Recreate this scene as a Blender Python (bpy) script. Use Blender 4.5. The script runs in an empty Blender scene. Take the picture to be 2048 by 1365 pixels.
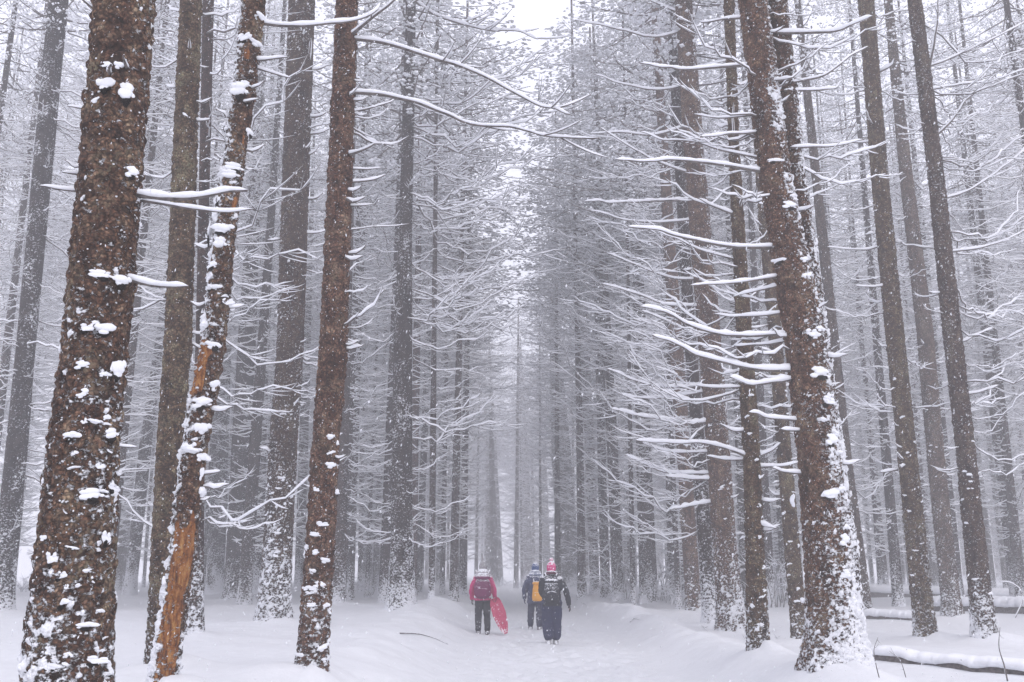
import bpy, math, random
import numpy as np
from mathutils import Vector, Matrix

# ------------------------------------------------------------------ camera, sky, sun, exposure
S = bpy.context.scene
COL = S.collection
CAM_H, PITCH, FPX, CX, CY = 1.5, math.radians(13.2), 1970.0, 1024.0, 682.5
cam = bpy.data.cameras.new('camera')
cam_o = bpy.data.objects.new('camera', cam)
COL.objects.link(cam_o)
cam.sensor_width = 36.0
cam.lens = 36.0 * FPX / 2048.0
cam.clip_start, cam.clip_end = 0.1, 2000
cam_o.location = (0, 0, CAM_H)
cam_o.rotation_euler = (math.pi / 2 + PITCH, 0, 0)
S.camera = cam_o

SUN_EL, SUN_ROT = math.radians(52), math.radians(150)
w = bpy.data.worlds.new('World')
S.world = w
w.use_nodes = True
nt = w.node_tree
bg = nt.nodes['Background']
sky = nt.nodes.new('ShaderNodeTexSky')
sky.sky_type = 'NISHITA'
sky.sun_disc = False
sky.sun_elevation = SUN_EL
sky.sun_rotation = SUN_ROT
sky.air_density, sky.dust_density, sky.ozone_density = 1.0, 6.0, 1.0
# an overcast sky: the clear-sky model veiled by an even layer of pale cloud
ov = nt.nodes.new('ShaderNodeMix')
ov.data_type = 'RGBA'
ov.inputs[0].default_value = 0.85
ov.inputs[7].default_value = (8.5, 8.5, 9.6, 1)
nt.links.new(sky.outputs[0], ov.inputs[6])
nt.links.new(ov.outputs[2], bg.inputs[0])
bg.inputs[1].default_value = 0.15
sl = bpy.data.lights.new('sun', 'SUN')
sl.energy = 0.6
sl.angle = math.radians(40)
sl.color = (1.0, 0.97, 0.93)
so = bpy.data.objects.new('sun', sl)
COL.objects.link(so)
so.rotation_euler = (math.pi / 2 - SUN_EL, 0, math.pi - SUN_ROT)

S.view_settings.view_transform = 'Standard'
S.view_settings.look = 'None'
S.view_settings.exposure = 0.12
S.view_settings.gamma = 1
S.view_settings.use_curve_mapping = False
HAZE_DENSITY = 0.0067
S.render.engine = 'CYCLES'
S.cycles.use_denoising = True
S.cycles.max_bounces = 10
S.cycles.diffuse_bounces = 8
S.cycles.volume_bounces = 3
S.cycles.use_adaptive_sampling = True
S.cycles.adaptive_threshold = 0.02
S.cycles.use_fast_gi = False

rng = np.random.default_rng(7)
R = random.Random(11)

# ------------------------------------------------------------------ helpers
def hash3(ix, iy, iz, seed=0):
    h = (ix.astype(np.int64) * 374761393 + iy.astype(np.int64) * 668265263 + iz.astype(np.int64) * 2147483647 + seed * 974634211) & 0xFFFFFFFF
    h = ((h ^ (h >> 13)) * 1274126177) & 0xFFFFFFFF
    h = ((h ^ (h >> 16)) * 2246822519) & 0xFFFFFFFF
    h = h ^ (h >> 15)
    return (h & 0xFFFFFF) / float(0x1000000)

def vnoise(p, seed=0):
    i = np.floor(p).astype(np.int64)
    f = p - i
    f = f * f * (3 - 2 * f)
    x, y, z = i[:, 0], i[:, 1], i[:, 2]
    fx, fy, fz = f[:, 0], f[:, 1], f[:, 2]
    def c(a, b, d): return hash3(x + a, y + b, z + d, seed)
    x00 = c(0,0,0) * (1 - fx) + c(1,0,0) * fx
    x10 = c(0,1,0) * (1 - fx) + c(1,1,0) * fx
    x01 = c(0,0,1) * (1 - fx) + c(1,0,1) * fx
    x11 = c(0,1,1) * (1 - fx) + c(1,1,1) * fx
    return (x00 * (1 - fy) + x10 * fy) * (1 - fz) + (x01 * (1 - fy) + x11 * fy) * fz

def fbm(p, octv=3, seed=0):
    a, s, t = 0.5, 0.0, 0.0
    for o in range(octv):
        s = s + a * vnoise(p * (2.03 ** o), seed + o)
        t += a
        a *= 0.5
    return s / t

def worley(p, seed=0):
    i = np.floor(p).astype(np.int64)
    f1 = np.full(len(p), 9.0); f2 = np.full(len(p), 9.0); cid = np.zeros(len(p))
    for a in (-1, 0, 1):
        for b in (-1, 0, 1):
            for d in (-1, 0, 1):
                cx, cy, cz = i[:, 0] + a, i[:, 1] + b, i[:, 2] + d
                q = np.stack([cx + hash3(cx, cy, cz, seed), cy + hash3(cx, cy, cz, seed + 1), cz + hash3(cx, cy, cz, seed + 2)], 1)
                dd = np.linalg.norm(q - p, axis=1)
                near = dd < f1
                f2 = np.where(near, f1, np.minimum(f2, dd))
                cid = np.where(near, hash3(cx, cy, cz, seed + 3), cid)
                f1 = np.where(near, dd, f1)
    return f1, f2, cid

def sstep(a, b, x):
    t = np.clip((x - a) / (b - a), 0, 1)
    return t * t * (3 - 2 * t)

def make_mesh(name, V, F, mats, mi=None, smooth=True):
    me = bpy.data.meshes.new(name)
    V = np.asarray(V, dtype=np.float64)
    me.from_pydata(V.tolist(), [], F if isinstance(F, list) else F.tolist())
    for m in (mats if isinstance(mats, (list, tuple)) else [mats]):
        me.materials.append(m)
    if mi is not None:
        me.polygons.foreach_set('material_index', np.asarray(mi, dtype=np.int32))
    if smooth:
        me.polygons.foreach_set('use_smooth', np.ones(len(me.polygons), dtype=bool))
    me.update()
    return me

def add(name, me, parent=None, loc=(0, 0, 0), rot=None, scale=None):
    o = bpy.data.objects.new(name, me)
    COL.objects.link(o)
    o.location = loc
    if rot is not None: o.rotation_euler = rot
    if scale is not None: o.scale = (scale,) * 3 if isinstance(scale, (int, float)) else scale
    if parent is not None: o.parent = parent
    return o

def tag(o, label, cat, group=None):
    o['label'] = label
    o['category'] = cat
    if group: o['group'] = group
    return o

class MB:
    """collects quads and triangles into one mesh"""
    def __init__(s): s.V, s.F, s.M, s.n = [], [], [], 0
    def put(s, V, F, m=0):
        V = np.asarray(V, float)
        s.V.append(V)
        s.F += [tuple(int(i) + s.n for i in f) for f in F]
        s.M += [m] * len(F) if np.isscalar(m) else list(m)
        s.n += len(V)
    def mesh(s, name, mats, smooth=True):
        return make_mesh(name, np.concatenate(s.V), s.F, mats, s.M, smooth)

def grid_faces(n, k, cap=True):
    F = []
    for i in range(n - 1):
        for j in range(k):
            a, b = i * k + j, i * k + (j + 1) % k
            F.append((a, b, b + k, a + k))
    if cap:
        F.append(tuple(range(k - 1, -1, -1)))
        F.append(tuple((n - 1) * k + j for j in range(k)))
    return F

def frames(sp):
    t = np.gradient(sp, axis=0)
    t /= np.linalg.norm(t, axis=1)[:, None] + 1e-9
    if np.abs(t[:, 2]).mean() > .75:
        s = np.cross(t, [0, 1.0, 0]); s /= np.linalg.norm(s, axis=1)[:, None] + 1e-9
        return t, s, np.cross(s, t)
    s = np.cross(t, [0, 0, 1.0])
    ln = np.linalg.norm(s, axis=1)
    s = np.where(ln[:, None] < 0.15, np.array([1.0, 0, 0]), s / (ln[:, None] + 1e-9))
    u = np.cross(s, t)
    return t, s, u

def tube(sp, rad, k):
    sp = np.asarray(sp, float)
    t, s, u = frames(sp)
    a = np.arange(k) / k * 2 * math.pi
    V = sp[:, None, :] + np.asarray(rad)[:, None, None] * (np.cos(a)[None, :, None] * s[:, None, :] + np.sin(a)[None, :, None] * u[:, None, :])
    return V.reshape(-1, 3), grid_faces(len(sp), k)

PROF = np.array([(-.8, -.25), (-1.05, .3), (-.62, .86), (0, 1.0), (.62, .86), (1.05, .3), (.8, -.25)])
PROF5 = np.array([(-.85, -.2), (-.75, .65), (0, 1.0), (.75, .65), (.85, -.2)])
def snow_on(sp, rad, thick, seed, prof=PROF, lump=0.35):
    """a lumpy ridge of snow lying along the top of a branch"""
    sp = np.asarray(sp, float)
    n = len(sp)
    rad = np.asarray(rad)
    t, s, u = frames(sp)
    d = np.concatenate([[0], np.cumsum(np.linalg.norm(np.diff(sp, axis=0), axis=1))])
    nz = vnoise(np.stack([d / 0.11, np.zeros(n) + seed * 3.7, np.zeros(n)], 1), 5)
    nz2 = vnoise(np.stack([d / 0.035, np.zeros(n) + seed * 1.7, np.zeros(n)], 1), 6)
    env = np.clip(np.minimum(np.arange(n) / 1.2, (n - 1 - np.arange(n)) / 1.4), 0.12, 1)
    h = thick * (1 - lump + 1.6 * lump * nz + 0.5 * lump * nz2) * env
    wv = (rad * 1.05 + 0.30 * thick) * (0.85 + 0.35 * nz2) * np.clip(env, .35, 1)
    up = np.array([0, 0, 1.0])
    upv = 0.35 * u + 0.65 * up
    V = (sp + u * (rad * 0.75)[:, None])[:, None, :] + s[:, None, :] * (wv[:, None] * prof[None, :, 0])[:, :, None] + upv[:, None, :] * (h[:, None] * prof[None, :, 1])[:, :, None]
    return V.reshape(-1, 3), grid_faces(n, len(prof))

def smooth_line(P, n):
    """Catmull-Rom through the points, n samples"""
    P = np.asarray(P, float)
    Q = np.concatenate([[2 * P[0] - P[1]], P, [2 * P[-1] - P[-2]]])
    m = len(P) - 1
    out = []
    for x in np.linspace(0, m - 1e-6, n):
        i = int(x); t = x - i
        p0, p1, p2, p3 = Q[i], Q[i + 1], Q[i + 2], Q[i + 3]
        out.append(0.5 * (2 * p1 + (p2 - p0) * t + (2 * p0 - 5 * p1 + 4 * p2 - p3) * t * t + (3 * p1 - p0 - 3 * p2 + p3) * t ** 3))
    return np.array(out)

# viewing geometry, used to work out where in the wood a tree stands
CP, SP_ = math.cos(PITCH), math.sin(PITCH)
def ray(px, py):
    a, b = (px - CX) / FPX, (CY - py) / FPX
    return np.array([a, CP - SP_ * b, SP_ + CP * b])
def at_depth(px, py, Y):
    d = ray(px, py)
    return np.array([0, 0, CAM_H]) + d * (Y / d[1])
def project(P):
    P = np.asarray(P, float)
    x, y, z = P[..., 0], P[..., 1], P[..., 2] - CAM_H
    f = y * CP + z * SP_
    v = -y * SP_ + z * CP
    return CX + FPX * x / f, CY - FPX * v / f, f

# ------------------------------------------------------------------ materials
def mat(name):
    m = bpy.data.materials.new(name)
    m.use_nodes = True
    n = m.node_tree
    return m, n, n.nodes, n.links, n.nodes['Principled BSDF']

def nd(ns, kind, **kw):
    n = ns.new('ShaderNode' + kind)
    for k, v in kw.items():
        if k.startswith('i'):
            n.inputs[int(k[1:])].default_value = v
        else:
            setattr(n, k, v)
    return n

def noise_node(ns, ls, vec, scale, detail=3, rough=.55):
    n = ns.new('ShaderNodeTexNoise')
    n.inputs['Scale'].default_value = scale
    n.inputs['Detail'].default_value = detail
    n.inputs['Roughness'].default_value = rough
    if vec is not None: ls.new(vec, n.inputs['Vector'])
    return n

def ramp(ns, ls, fac, stops):
    r = ns.new('ShaderNodeValToRGB')
    e = r.color_ramp.elements
    while len(e) < len(stops): e.new(0.5)
    for q, (p, c) in zip(e, stops):
        q.position = p
        q.color = (*c, 1) if len(c) == 3 else c
    ls.new(fac, r.inputs[0])
    return r

def mixc(ns, ls, fac, a, b, mode='MIX'):
    m = ns.new('ShaderNodeMix')
    m.data_type = 'RGBA'
    m.blend_type = mode
    for sock, v in ((0, fac), (6, a), (7, b)):
        if hasattr(v, 'links'): ls.new(v, m.inputs[sock])
        else: m.inputs[sock].default_value = v if sock == 0 else (*v, 1)
    return m.outputs[2]

def mth(ns, ls, op, a, b=None, c=None, clamp=False):
    m = ns.new('ShaderNodeMath')
    m.operation = op
    m.use_clamp = clamp
    for i, v in enumerate((a, b, c)):
        if v is None: continue
        if hasattr(v, 'links'): ls.new(v, m.inputs[i])
        else: m.inputs[i].default_value = v
    return m.outputs[0]

def maprange(ns, ls, v, a, b, c=0.0, d=1.0, smooth=True):
    m = ns.new('ShaderNodeMapRange')
    if smooth: m.interpolation_type = 'SMOOTHSTEP'
    ls.new(v, m.inputs[0])
    for i, x in enumerate((a, b, c, d)): m.inputs[1 + i].default_value = x
    return m.outputs[0]

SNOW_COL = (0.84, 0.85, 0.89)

def snow_material(name, scale, bump=0.25, dist=0.02, col=SNOW_COL):
    m, n, ns, ls, b = mat(name)
    tc = ns.new('ShaderNodeTexCoord')
    n1 = noise_node(ns, ls, tc.outputs['Object'], scale, 5, .6)
    n2 = noise_node(ns, ls, tc.outputs['Object'], scale * 7, 3, .6)
    v = maprange(ns, ls, n1.outputs[0], .3, .7)
    c = mixc(ns, ls, v, tuple(x * .955 for x in col), col)
    ls.new(c, b.inputs['Base Color'])
    b.inputs['Roughness'].default_value = .75
    b.inputs['Specular IOR Level'].default_value = .25
    h = mth(ns, ls, 'ADD', n1.outputs[0], mth(ns, ls, 'MULTIPLY', n2.outputs[0], .35))
    bp = ns.new('ShaderNodeBump')
    bp.inputs['Strength'].default_value = bump
    bp.inputs['Distance'].default_value = dist
    ls.new(h, bp.inputs['Height'])
    ls.new(bp.outputs[0], b.inputs['Normal'])
    return m

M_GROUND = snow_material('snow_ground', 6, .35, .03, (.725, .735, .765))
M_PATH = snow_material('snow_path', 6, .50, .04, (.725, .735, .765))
M_SNOW = snow_material('snow_cover', 30, .3, .01)

def bark_material(name, cols, fleck=1.0, lichen=.8):
    """flaking spruce bark; 'snow' says how much snow sticks at a spot, 'bare' where the bark has come off"""
    m, n, ns, ls, b = mat(name)
    tc = ns.new('ShaderNodeTexCoord')
    oi = ns.new('ShaderNodeObjectInfo')
    geo = ns.new('ShaderNodeVectorMath'); geo.operation = 'ADD'
    ls.new(tc.outputs['Object'], geo.inputs[0])
    rv = mth(ns, ls, 'MULTIPLY', oi.outputs['Random'], 37.0)
    cb = ns.new('ShaderNodeCombineXYZ'); ls.new(rv, cb.inputs[0]); ls.new(rv, cb.inputs[2])
    ls.new(cb.outputs[0], geo.inputs[1])
    P = geo.outputs[0]
    n1 = noise_node(ns, ls, P, 11, 8, .75)
    r1 = ramp(ns, ls, n1.outputs[0], [(.36, cols[0]), (.45, cols[1]), (.53, cols[2]), (.63, cols[3])])
    vo = ns.new('ShaderNodeTexVoronoi')
    vo.inputs['Scale'].default_value = 52
    wv = ns.new('ShaderNodeVectorMath'); wv.operation = 'ADD'
    ls.new(P, wv.inputs[0])
    nw = noise_node(ns, ls, P, 14, 2)
    sc = ns.new('ShaderNodeVectorMath'); sc.operation = 'SCALE'; sc.inputs[3].default_value = .06
    ls.new(nw.outputs[1], sc.inputs[0]); ls.new(sc.outputs[0], wv.inputs[1])
    ls.new(wv.outputs[0], vo.inputs['Vector'])
    sepv = ns.new('ShaderNodeSeparateColor'); ls.new(vo.outputs['Color'], sepv.inputs[0])
    c = mixc(ns, ls, 1.0, r1.outputs[0], ramp(ns, ls, sepv.outputs[0], [(0, (.35, .33, .33)), (.5, (.95, .90, .88)), (.85, (1.4, 1.36, 1.32)), (1, (1.9, 1.85, 1.75))]).outputs[0], 'MULTIPLY')
    crack = maprange(ns, ls, vo.outputs['Distance'], .30, .66)
    c = mixc(ns, ls, mth(ns, ls, 'MULTIPLY', crack, .65), c, (.010, .008, .007))
    nl = noise_node(ns, ls, P, 2.6, 5, .7)
    nl2 = noise_node(ns, ls, P, 45, 2, .6)
    lic = mth(ns, ls, 'MULTIPLY', maprange(ns, ls, nl.outputs[0], .50, .66), maprange(ns, ls, nl2.outputs[0], .45, .6))
    c = mixc(ns, ls, mth(ns, ls, 'MULTIPLY', lic, lichen), c, (.23, .22, .17))
    mv = ns.new('ShaderNodeMapping'); mv.inputs['Scale'].default_value = (1, 1, .28)
    ls.new(P, mv.inputs[0])
    nlow = noise_node(ns, ls, mv.outputs[0], 5.5, 4, .6)
    c = mixc(ns, ls, 1.0, c, ramp(ns, ls, nlow.outputs[0], [(.32, (.50, .44, .42)), (.46, (1.0, .88, .82)), (.56, (1.05, 1.0, .92)), (.68, (1.45, 1.45, 1.32))]).outputs[0], 'MULTIPLY')
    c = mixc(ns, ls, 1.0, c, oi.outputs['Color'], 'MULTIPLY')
    # bare wood
    ab = ns.new('ShaderNodeAttribute'); ab.attribute_name = 'bare'
    mp = ns.new('ShaderNodeMapping'); mp.inputs['Scale'].default_value = (14, 14, 2.6)
    ls.new(tc.outputs['Object'], mp.inputs[0])
    nb = noise_node(ns, ls, mp.outputs[0], 3.0, 6, .65)
    wood = ramp(ns, ls, nb.outputs[0], [(.28, (.030, .012, .007)), (.40, (.12, .042, .016)), (.52, (.27, .105, .032)), (.60, (.36, .17, .055)), (.72, (.44, .28, .13))])
    bare = maprange(ns, ls, mth(ns, ls, 'ADD', ab.outputs['Fac'], mth(ns, ls, 'MULTIPLY', n1.outputs[0], .5)), .70, .80)
    c = mixc(ns, ls, bare, c, wood.outputs[0])
    # snow sticking to the bark
    at = ns.new('ShaderNodeAttribute'); at.attribute_name = 'snow'
    mps = ns.new('ShaderNodeMapping'); mps.inputs['Scale'].default_value = (1, 1, 1.35)
    ls.new(P, mps.inputs[0])
    ns1 = noise_node(ns, ls, mps.outputs[0], 22 * fleck, 6, .72)
    t = mth(ns, ls, 'ADD', ns1.outputs[0], mth(ns, ls, 'MULTIPLY', at.outputs['Fac'], .5))
    sm = maprange(ns, ls, t, .675, .755)
    # single flecks blown onto the bark
    vf = ns.new('ShaderNodeTexVoronoi'); vf.inputs['Scale'].default_value = 42 * fleck
    ls.new(mps.outputs[0], vf.inputs['Vector'])
    sf = ns.new('ShaderNodeSeparateColor'); ls.new(vf.outputs['Color'], sf.inputs[0])
    thr = mth(ns, ls, 'MULTIPLY_ADD', at.outputs['Fac'], .36, .07)
    rad = mth(ns, ls, 'MULTIPLY', mth(ns, ls, 'LESS_THAN', sf.outputs[0], thr), mth(ns, ls, 'MULTIPLY_ADD', sf.outputs[1], .24, .09))
    fl = maprange(ns, ls, mth(ns, ls, 'SUBTRACT', rad, vf.outputs['Distance']), -.03, .05)
    sm = mth(ns, ls, 'MAXIMUM', sm, fl)
    c = mixc(ns, ls, mth(ns, ls, 'MULTIPLY', sm, maprange(ns, ls, nl2.outputs[0], .25, .5, .72, 1.0)), c, SNOW_COL)
    ls.new(c, b.inputs['Base Color'])
    b.inputs['Roughness'].default_value = .85
    b.inputs['Specular IOR Level'].default_value = .25
    h = mth(ns, ls, 'ADD', mth(ns, ls, 'MULTIPLY', vo.outputs['Distance'], -.5), mth(ns, ls, 'ADD', mth(ns, ls, 'MULTIPLY', sepv.outputs[0], .5), mth(ns, ls, 'MULTIPLY', sm, 1.3)))
    bp = ns.new('ShaderNodeBump')
    bp.inputs['Strength'].default_value = 1.0
    bp.inputs['Distance'].default_value = .018
    ls.new(h, bp.inputs['Height'])
    ls.new(bp.outputs[0], b.inputs['Normal'])
    return m

M_BARK = bark_material('spruce_bark', [(.030, .019, .016), (.092, .056, .043), (.150, .102, .080), (.27, .235, .19)])
M_BARK_FAR = bark_material('spruce_bark_coarse', [(.018, .013, .014), (.045, .029, .030), (.080, .053, .050), (.13, .10, .095)], fleck=.75, lichen=.35)

def twig_material():
    m, n, ns, ls, b = mat('twig_bark')
    tc = ns.new('ShaderNodeTexCoord')
    n1 = noise_node(ns, ls, tc.outputs['Object'], 22, 4)
    r = ramp(ns, ls, n1.outputs[0], [(.3, (.045, .037, .035)), (.7, (.19, .165, .155))])
    ls.new(r.outputs[0], b.inputs['Base Color'])
    b.inputs['Roughness'].default_value = .9
    return m
M_TWIG = twig_material()

def foliage_material():
    """needle sprays with snow lying on every surface that faces upward"""
    m, n, ns, ls, b = mat('snowy_needles')
    g = ns.new('ShaderNodeNewGeometry')
    sx = ns.new('ShaderNodeSeparateXYZ'); ls.new(g.outputs['Normal'], sx.inputs[0])
    n1 = noise_node(ns, ls, g.outputs['Position'], 9, 4)
    n2 = noise_node(ns, ls, g.outputs['Position'], 1.3, 2)
    t = mth(ns, ls, 'ADD', sx.outputs[2], mth(ns, ls, 'MULTIPLY_ADD', n1.outputs[0], 1.5, -.75))
    f = maprange(ns, ls, t, -.95, -.50)
    gr = ramp(ns, ls, n2.outputs[0], [(.3, (.34, .345, .355)), (.7, (.62, .625, .64))])
    ls.new(mixc(ns, ls, f, gr.outputs[0], SNOW_COL), b.inputs['Base Color'])
    b.inputs['Roughness'].default_value = .85
    return m
M_NEEDLE = foliage_material()

# ------------------------------------------------------------------ lie of the land
def path_c(y): return 0.75 - 0.012 * y + 0.25 * np.sin(y * 0.055)
def land(x, y, fine=True):
    x = np.asarray(x, float); y = np.asarray(y, float)
    u = x - path_c(y)
    P = np.stack([x, y, np.zeros_like(x)], -1).reshape(-1, 3)
    n1 = (fbm(P * .16, 3, 3).reshape(x.shape) - .5)
    n2 = (fbm(P * .7, 3, 9).reshape(x.shape) - .5)
    left = sstep(1.5, 3.4, -u + .7 * n2) * (.50 + .35 * n1)
    right = sstep(1.75, 3.0, u + .7 * n2) * (.24 + .35 * n1)
    berm = .24 * np.exp(-((u - 2.6 - .5 * n2) / .55) ** 2) + .16 * np.exp(-((u + 2.4 + .5 * n2) / .8) ** 2)
    off = sstep(1.2, 2.6, np.abs(u))
    z = left + right + berm + off * (.10 * n2 + .22 * n1)
    if fine:
        n3 = fbm(P * 2.6, 3, 21).reshape(x.shape) - .5
        n4 = fbm(P * 6.5, 2, 31).reshape(x.shape) - .5
        tr = 1 - sstep(.9, 1.9, np.abs(u))
        z = z + (.035 + .085 * tr) * n3 + (.014 + .085 * tr) * n4
    return z

def ground_hit(px, py):
    d = ray(px, py)
    o = np.array([0, 0, CAM_H])
    Y = 4.0
    ys = np.geomspace(3.5, 160, 700)
    P = o + d[None, :] * (ys / d[1])[:, None]
    z = land(P[:, 0], P[:, 1], False)
    k = np.argmax(P[:, 2] < z)
    if P[k, 2] >= z[k]: k = len(ys) - 1
    return P[k, 0], P[k, 1], float(z[k])

# ------------------------------------------------------------------ tree parts shared between trees
def branch_line(rr, L, n, droop=None):
    t = np.linspace(0, 1, n)
    a = rr.uniform(.02, .16) if droop is None else droop
    c = rr.uniform(.10, .26)
    wob = rr.uniform(-.14, .14)
    x = L * t
    z = L * (-a * np.sin(t * math.pi * .8) * 1.1 + c * t ** 2.6)
    y = L * (wob * t * t + .02 * np.sin(t * 7 + rr.random() * 6))
    kz = np.cumsum([0] + [rr.gauss(0, .030) for _ in range(n - 1)]); ky = np.cumsum([0] + [rr.gauss(0, .034) for _ in range(n - 1)])
    z = z + L * (kz - kz[-1] * t * .5); y = y + L * ky
    return np.stack([x, y, z], 1)

def side_twigs(rr, sp, k, lmin, lmax):
    out = []
    n = len(sp)
    for _ in range(k):
        i = rr.randint(int(n * .3), n - 2)
        d = sp[min(i + 1, n - 1)] - sp[i - 1]
        d /= np.linalg.norm(d)
        sgn = rr.choice((-1, 1))
        ang = rr.uniform(.30, .85) * sgn
        q = np.array([d[0] * math.cos(ang) - d[1] * math.sin(ang), d[0] * math.sin(ang) + d[1] * math.cos(ang), rr.uniform(-.3, .35)])
        l = rr.uniform(lmin, lmax)
        m = 4
        t = np.linspace(0, 1, m)
        out.append(sp[i] + q[None, :] * (t * l)[:, None] + np.array([0, 0, .18 * l])[None, :] * (t ** 2)[:, None])
    return out

def branch_mesh(name, seed, L, r0, thick, twigs, n=9, kb=5):
    rr = random.Random(seed)
    sp = branch_line(rr, L, n)
    rad = np.linspace(r0, r0 * .28, n)
    mb = MB()
    mb.put(*tube(sp, rad, kb), 0)
    mb.put(*snow_on(sp[: n], rad, thick, seed, PROF5, .55), 1)
    for q in side_twigs(rr, sp, twigs, L * .12, L * .34):
        r2 = np.linspace(r0 * .42, r0 * .2, len(q))
        mb.put(*tube(q, r2, 3), 0)
        mb.put(*snow_on(q, r2, thick * .75, seed + 3, PROF5), 1)
    return mb.mesh(name, [M_TWIG, M_SNOW])

BR_LONG = [branch_mesh('branch', 100 + i, 2.3, .015, .030, 9, 13) for i in range(7)]
BR_MID = [branch_mesh('branch', 200 + i, 1.3, .013, .027, 6, 11) for i in range(7)]
BR_SHORT = [branch_mesh('branch', 300 + i, .6, .011, .024, 2, 8) for i in range(5)]
STUBS = [branch_mesh('branch_stub', 400 + i, .20, .012, .024, 0, 7, 6) for i in range(5)]

def clump_mesh(seed):
    """a ragged cushion of snow caught on rough bark: leans on the trunk at -x, bulges to +x"""
    rr = random.Random(seed + 900)
    mb = MB()
    a, b = 8, 6
    base = np.array([(math.sin(math.pi * i / (b - 1)) * math.cos(2 * math.pi * j / a), math.sin(math.pi * i / (b - 1)) * math.sin(2 * math.pi * j / a), math.cos(math.pi * i / (b - 1))) for i in range(b) for j in range(a)])
    for q in range(11):
        t = q / 10
        r = (.62 - .34 * t) * rr.uniform(.7, 1.15)
        d = rr.uniform(0, .85) if q else 0
        an = rr.uniform(0, 6.283)
        c = np.array([rr.uniform(-.12, .10), d * math.cos(an) * 1.05, d * math.sin(an) * .75 - .1])
        V = base * (0.6 + .8 * fbm(base * 1.9 + seed * 5.1 + q * 2.3, 3, seed))[:, None] * r
        V[:, 0] *= .55; V[:, 2] *= np.where(V[:, 2] > 0, .9, .6)
        mb.put(V + c, grid_faces(b, a, False))
    return mb.mesh('snow_clump', M_SNOW)
CLUMPS = [clump_mesh(i) for i in range(6)]
M_CLUMP_SHADE = bark_material('clump_shade', [(.008, .006, .006), (.016, .011, .010), (.028, .019, .016), (.05, .04, .034)], lichen=.1)  # near-black bark: shade of the hollows below snow clumps, put into the colour
SHADE_KNOBS = []
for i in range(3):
    km = CLUMPS[i].copy(); km.name = 'shade_knob'; km.materials[0] = M_CLUMP_SHADE; SHADE_KNOBS.append(km)

def crown_mesh(seed, H, rmax, dens=1.0, size=1.0):
    """snow-laden live crown: whorls of boughs, each a drooping spray of small needle clumps"""
    rr = np.random.default_rng(seed)
    octV = np.array([(1, 0, 0), (-1, 0, 0), (0, 1, 0), (0, -1, 0), (0, 0, 1), (0, 0, -1)], float)
    octF = np.array([(0, 2, 4), (2, 1, 4), (1, 3, 4), (3, 0, 4), (2, 0, 5), (1, 2, 5), (3, 1, 5), (0, 3, 5)])
    pos, ax, siz = [], [], []
    mb = MB()
    z = 0.0
    while z < H - .3:
        f = z / H
        Rb = rmax * (1 - f) ** .45 * (.55 + .45 * min(1, f * 5 + .3))
        for k in range(int(rr.integers(3, 6))):
            az = rr.uniform(0, 2 * math.pi)
            L = Rb * rr.uniform(.6, 1.1) + .15
            zz = z + rr.uniform(-.2, .2)
            d = np.array([math.cos(az), math.sin(az), 0])
            n = 6
            t = np.linspace(0, 1, n)
            sp = d[None] * (L * t)[:, None] + np.array([0, 0, 1.0])[None] * (zz + L * (-.38 * t + .22 * t ** 3 + .10 * (1 - f) * t))[:, None]
            mb.put(*tube(sp[[0, 2, 4, 5]], np.linspace(.022, .005, 4) * (1.3 - f), 3), 0)
            cnt = int((7 + L * 12) * dens)
            for c in range(cnt):
                tt = rr.uniform(.12, 1.0) ** .8
                p = np.array([np.interp(tt, t, sp[:, i]) for i in range(3)])
                side = np.array([-d[1], d[0], 0]) * rr.normal(0, .26 * L * (1.15 - tt) + .06)
                hang = -abs(rr.normal(0, .11))
                pos.append(p + side + np.array([0, 0, hang]))
                dirv = d * .6 + side / (np.linalg.norm(side) + 1e-6) * rr.uniform(.2, 1) + np.array([0, 0, rr.uniform(-.75, .1)])
                ax.append(dirv / np.linalg.norm(dirv))
                siz.append(rr.uniform(.045, .105) * size)
        z += rr.uniform(.34, .62)
    pos, ax, siz = np.array(pos), np.array(ax), np.array(siz)
    s = np.cross(ax, [0, 0, 1.0]); s /= np.linalg.norm(s, axis=1)[:, None] + 1e-6
    u = np.cross(s, ax)
    jit = rr.uniform(.7, 1.3, (len(pos), 3))
    V = pos[:, None, :] + siz[:, None, None] * (octV[None, :, 0:1] * ax[:, None] * jit[:, 0, None, None] + octV[None, :, 1:2] * s[:, None] * .70 * jit[:, 1, None, None] + octV[None, :, 2:3] * u[:, None] * .55 * jit[:, 2, None, None])
    F = (octF[None] + (np.arange(len(pos)) * 6)[:, None, None]).reshape(-1, 3)
    mb.put(V.reshape(-1, 3), F, 1)
    return mb.mesh('crown', [M_TWIG, M_NEEDLE], smooth=False)
CROWNS = [crown_mesh(50 + i, h, r) for i, (h, r) in enumerate([(11, 2.3), (12.5, 2.6), (9.5, 2.0)])]
FCROWNS = [crown_mesh(60 + i, h, r, 1.15, .74) for i, (h, r) in enumerate([(11, 2.3), (12.5, 2.6), (9.5, 2.0), (12, 2.2), (10.5, 2.7)])]

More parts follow.
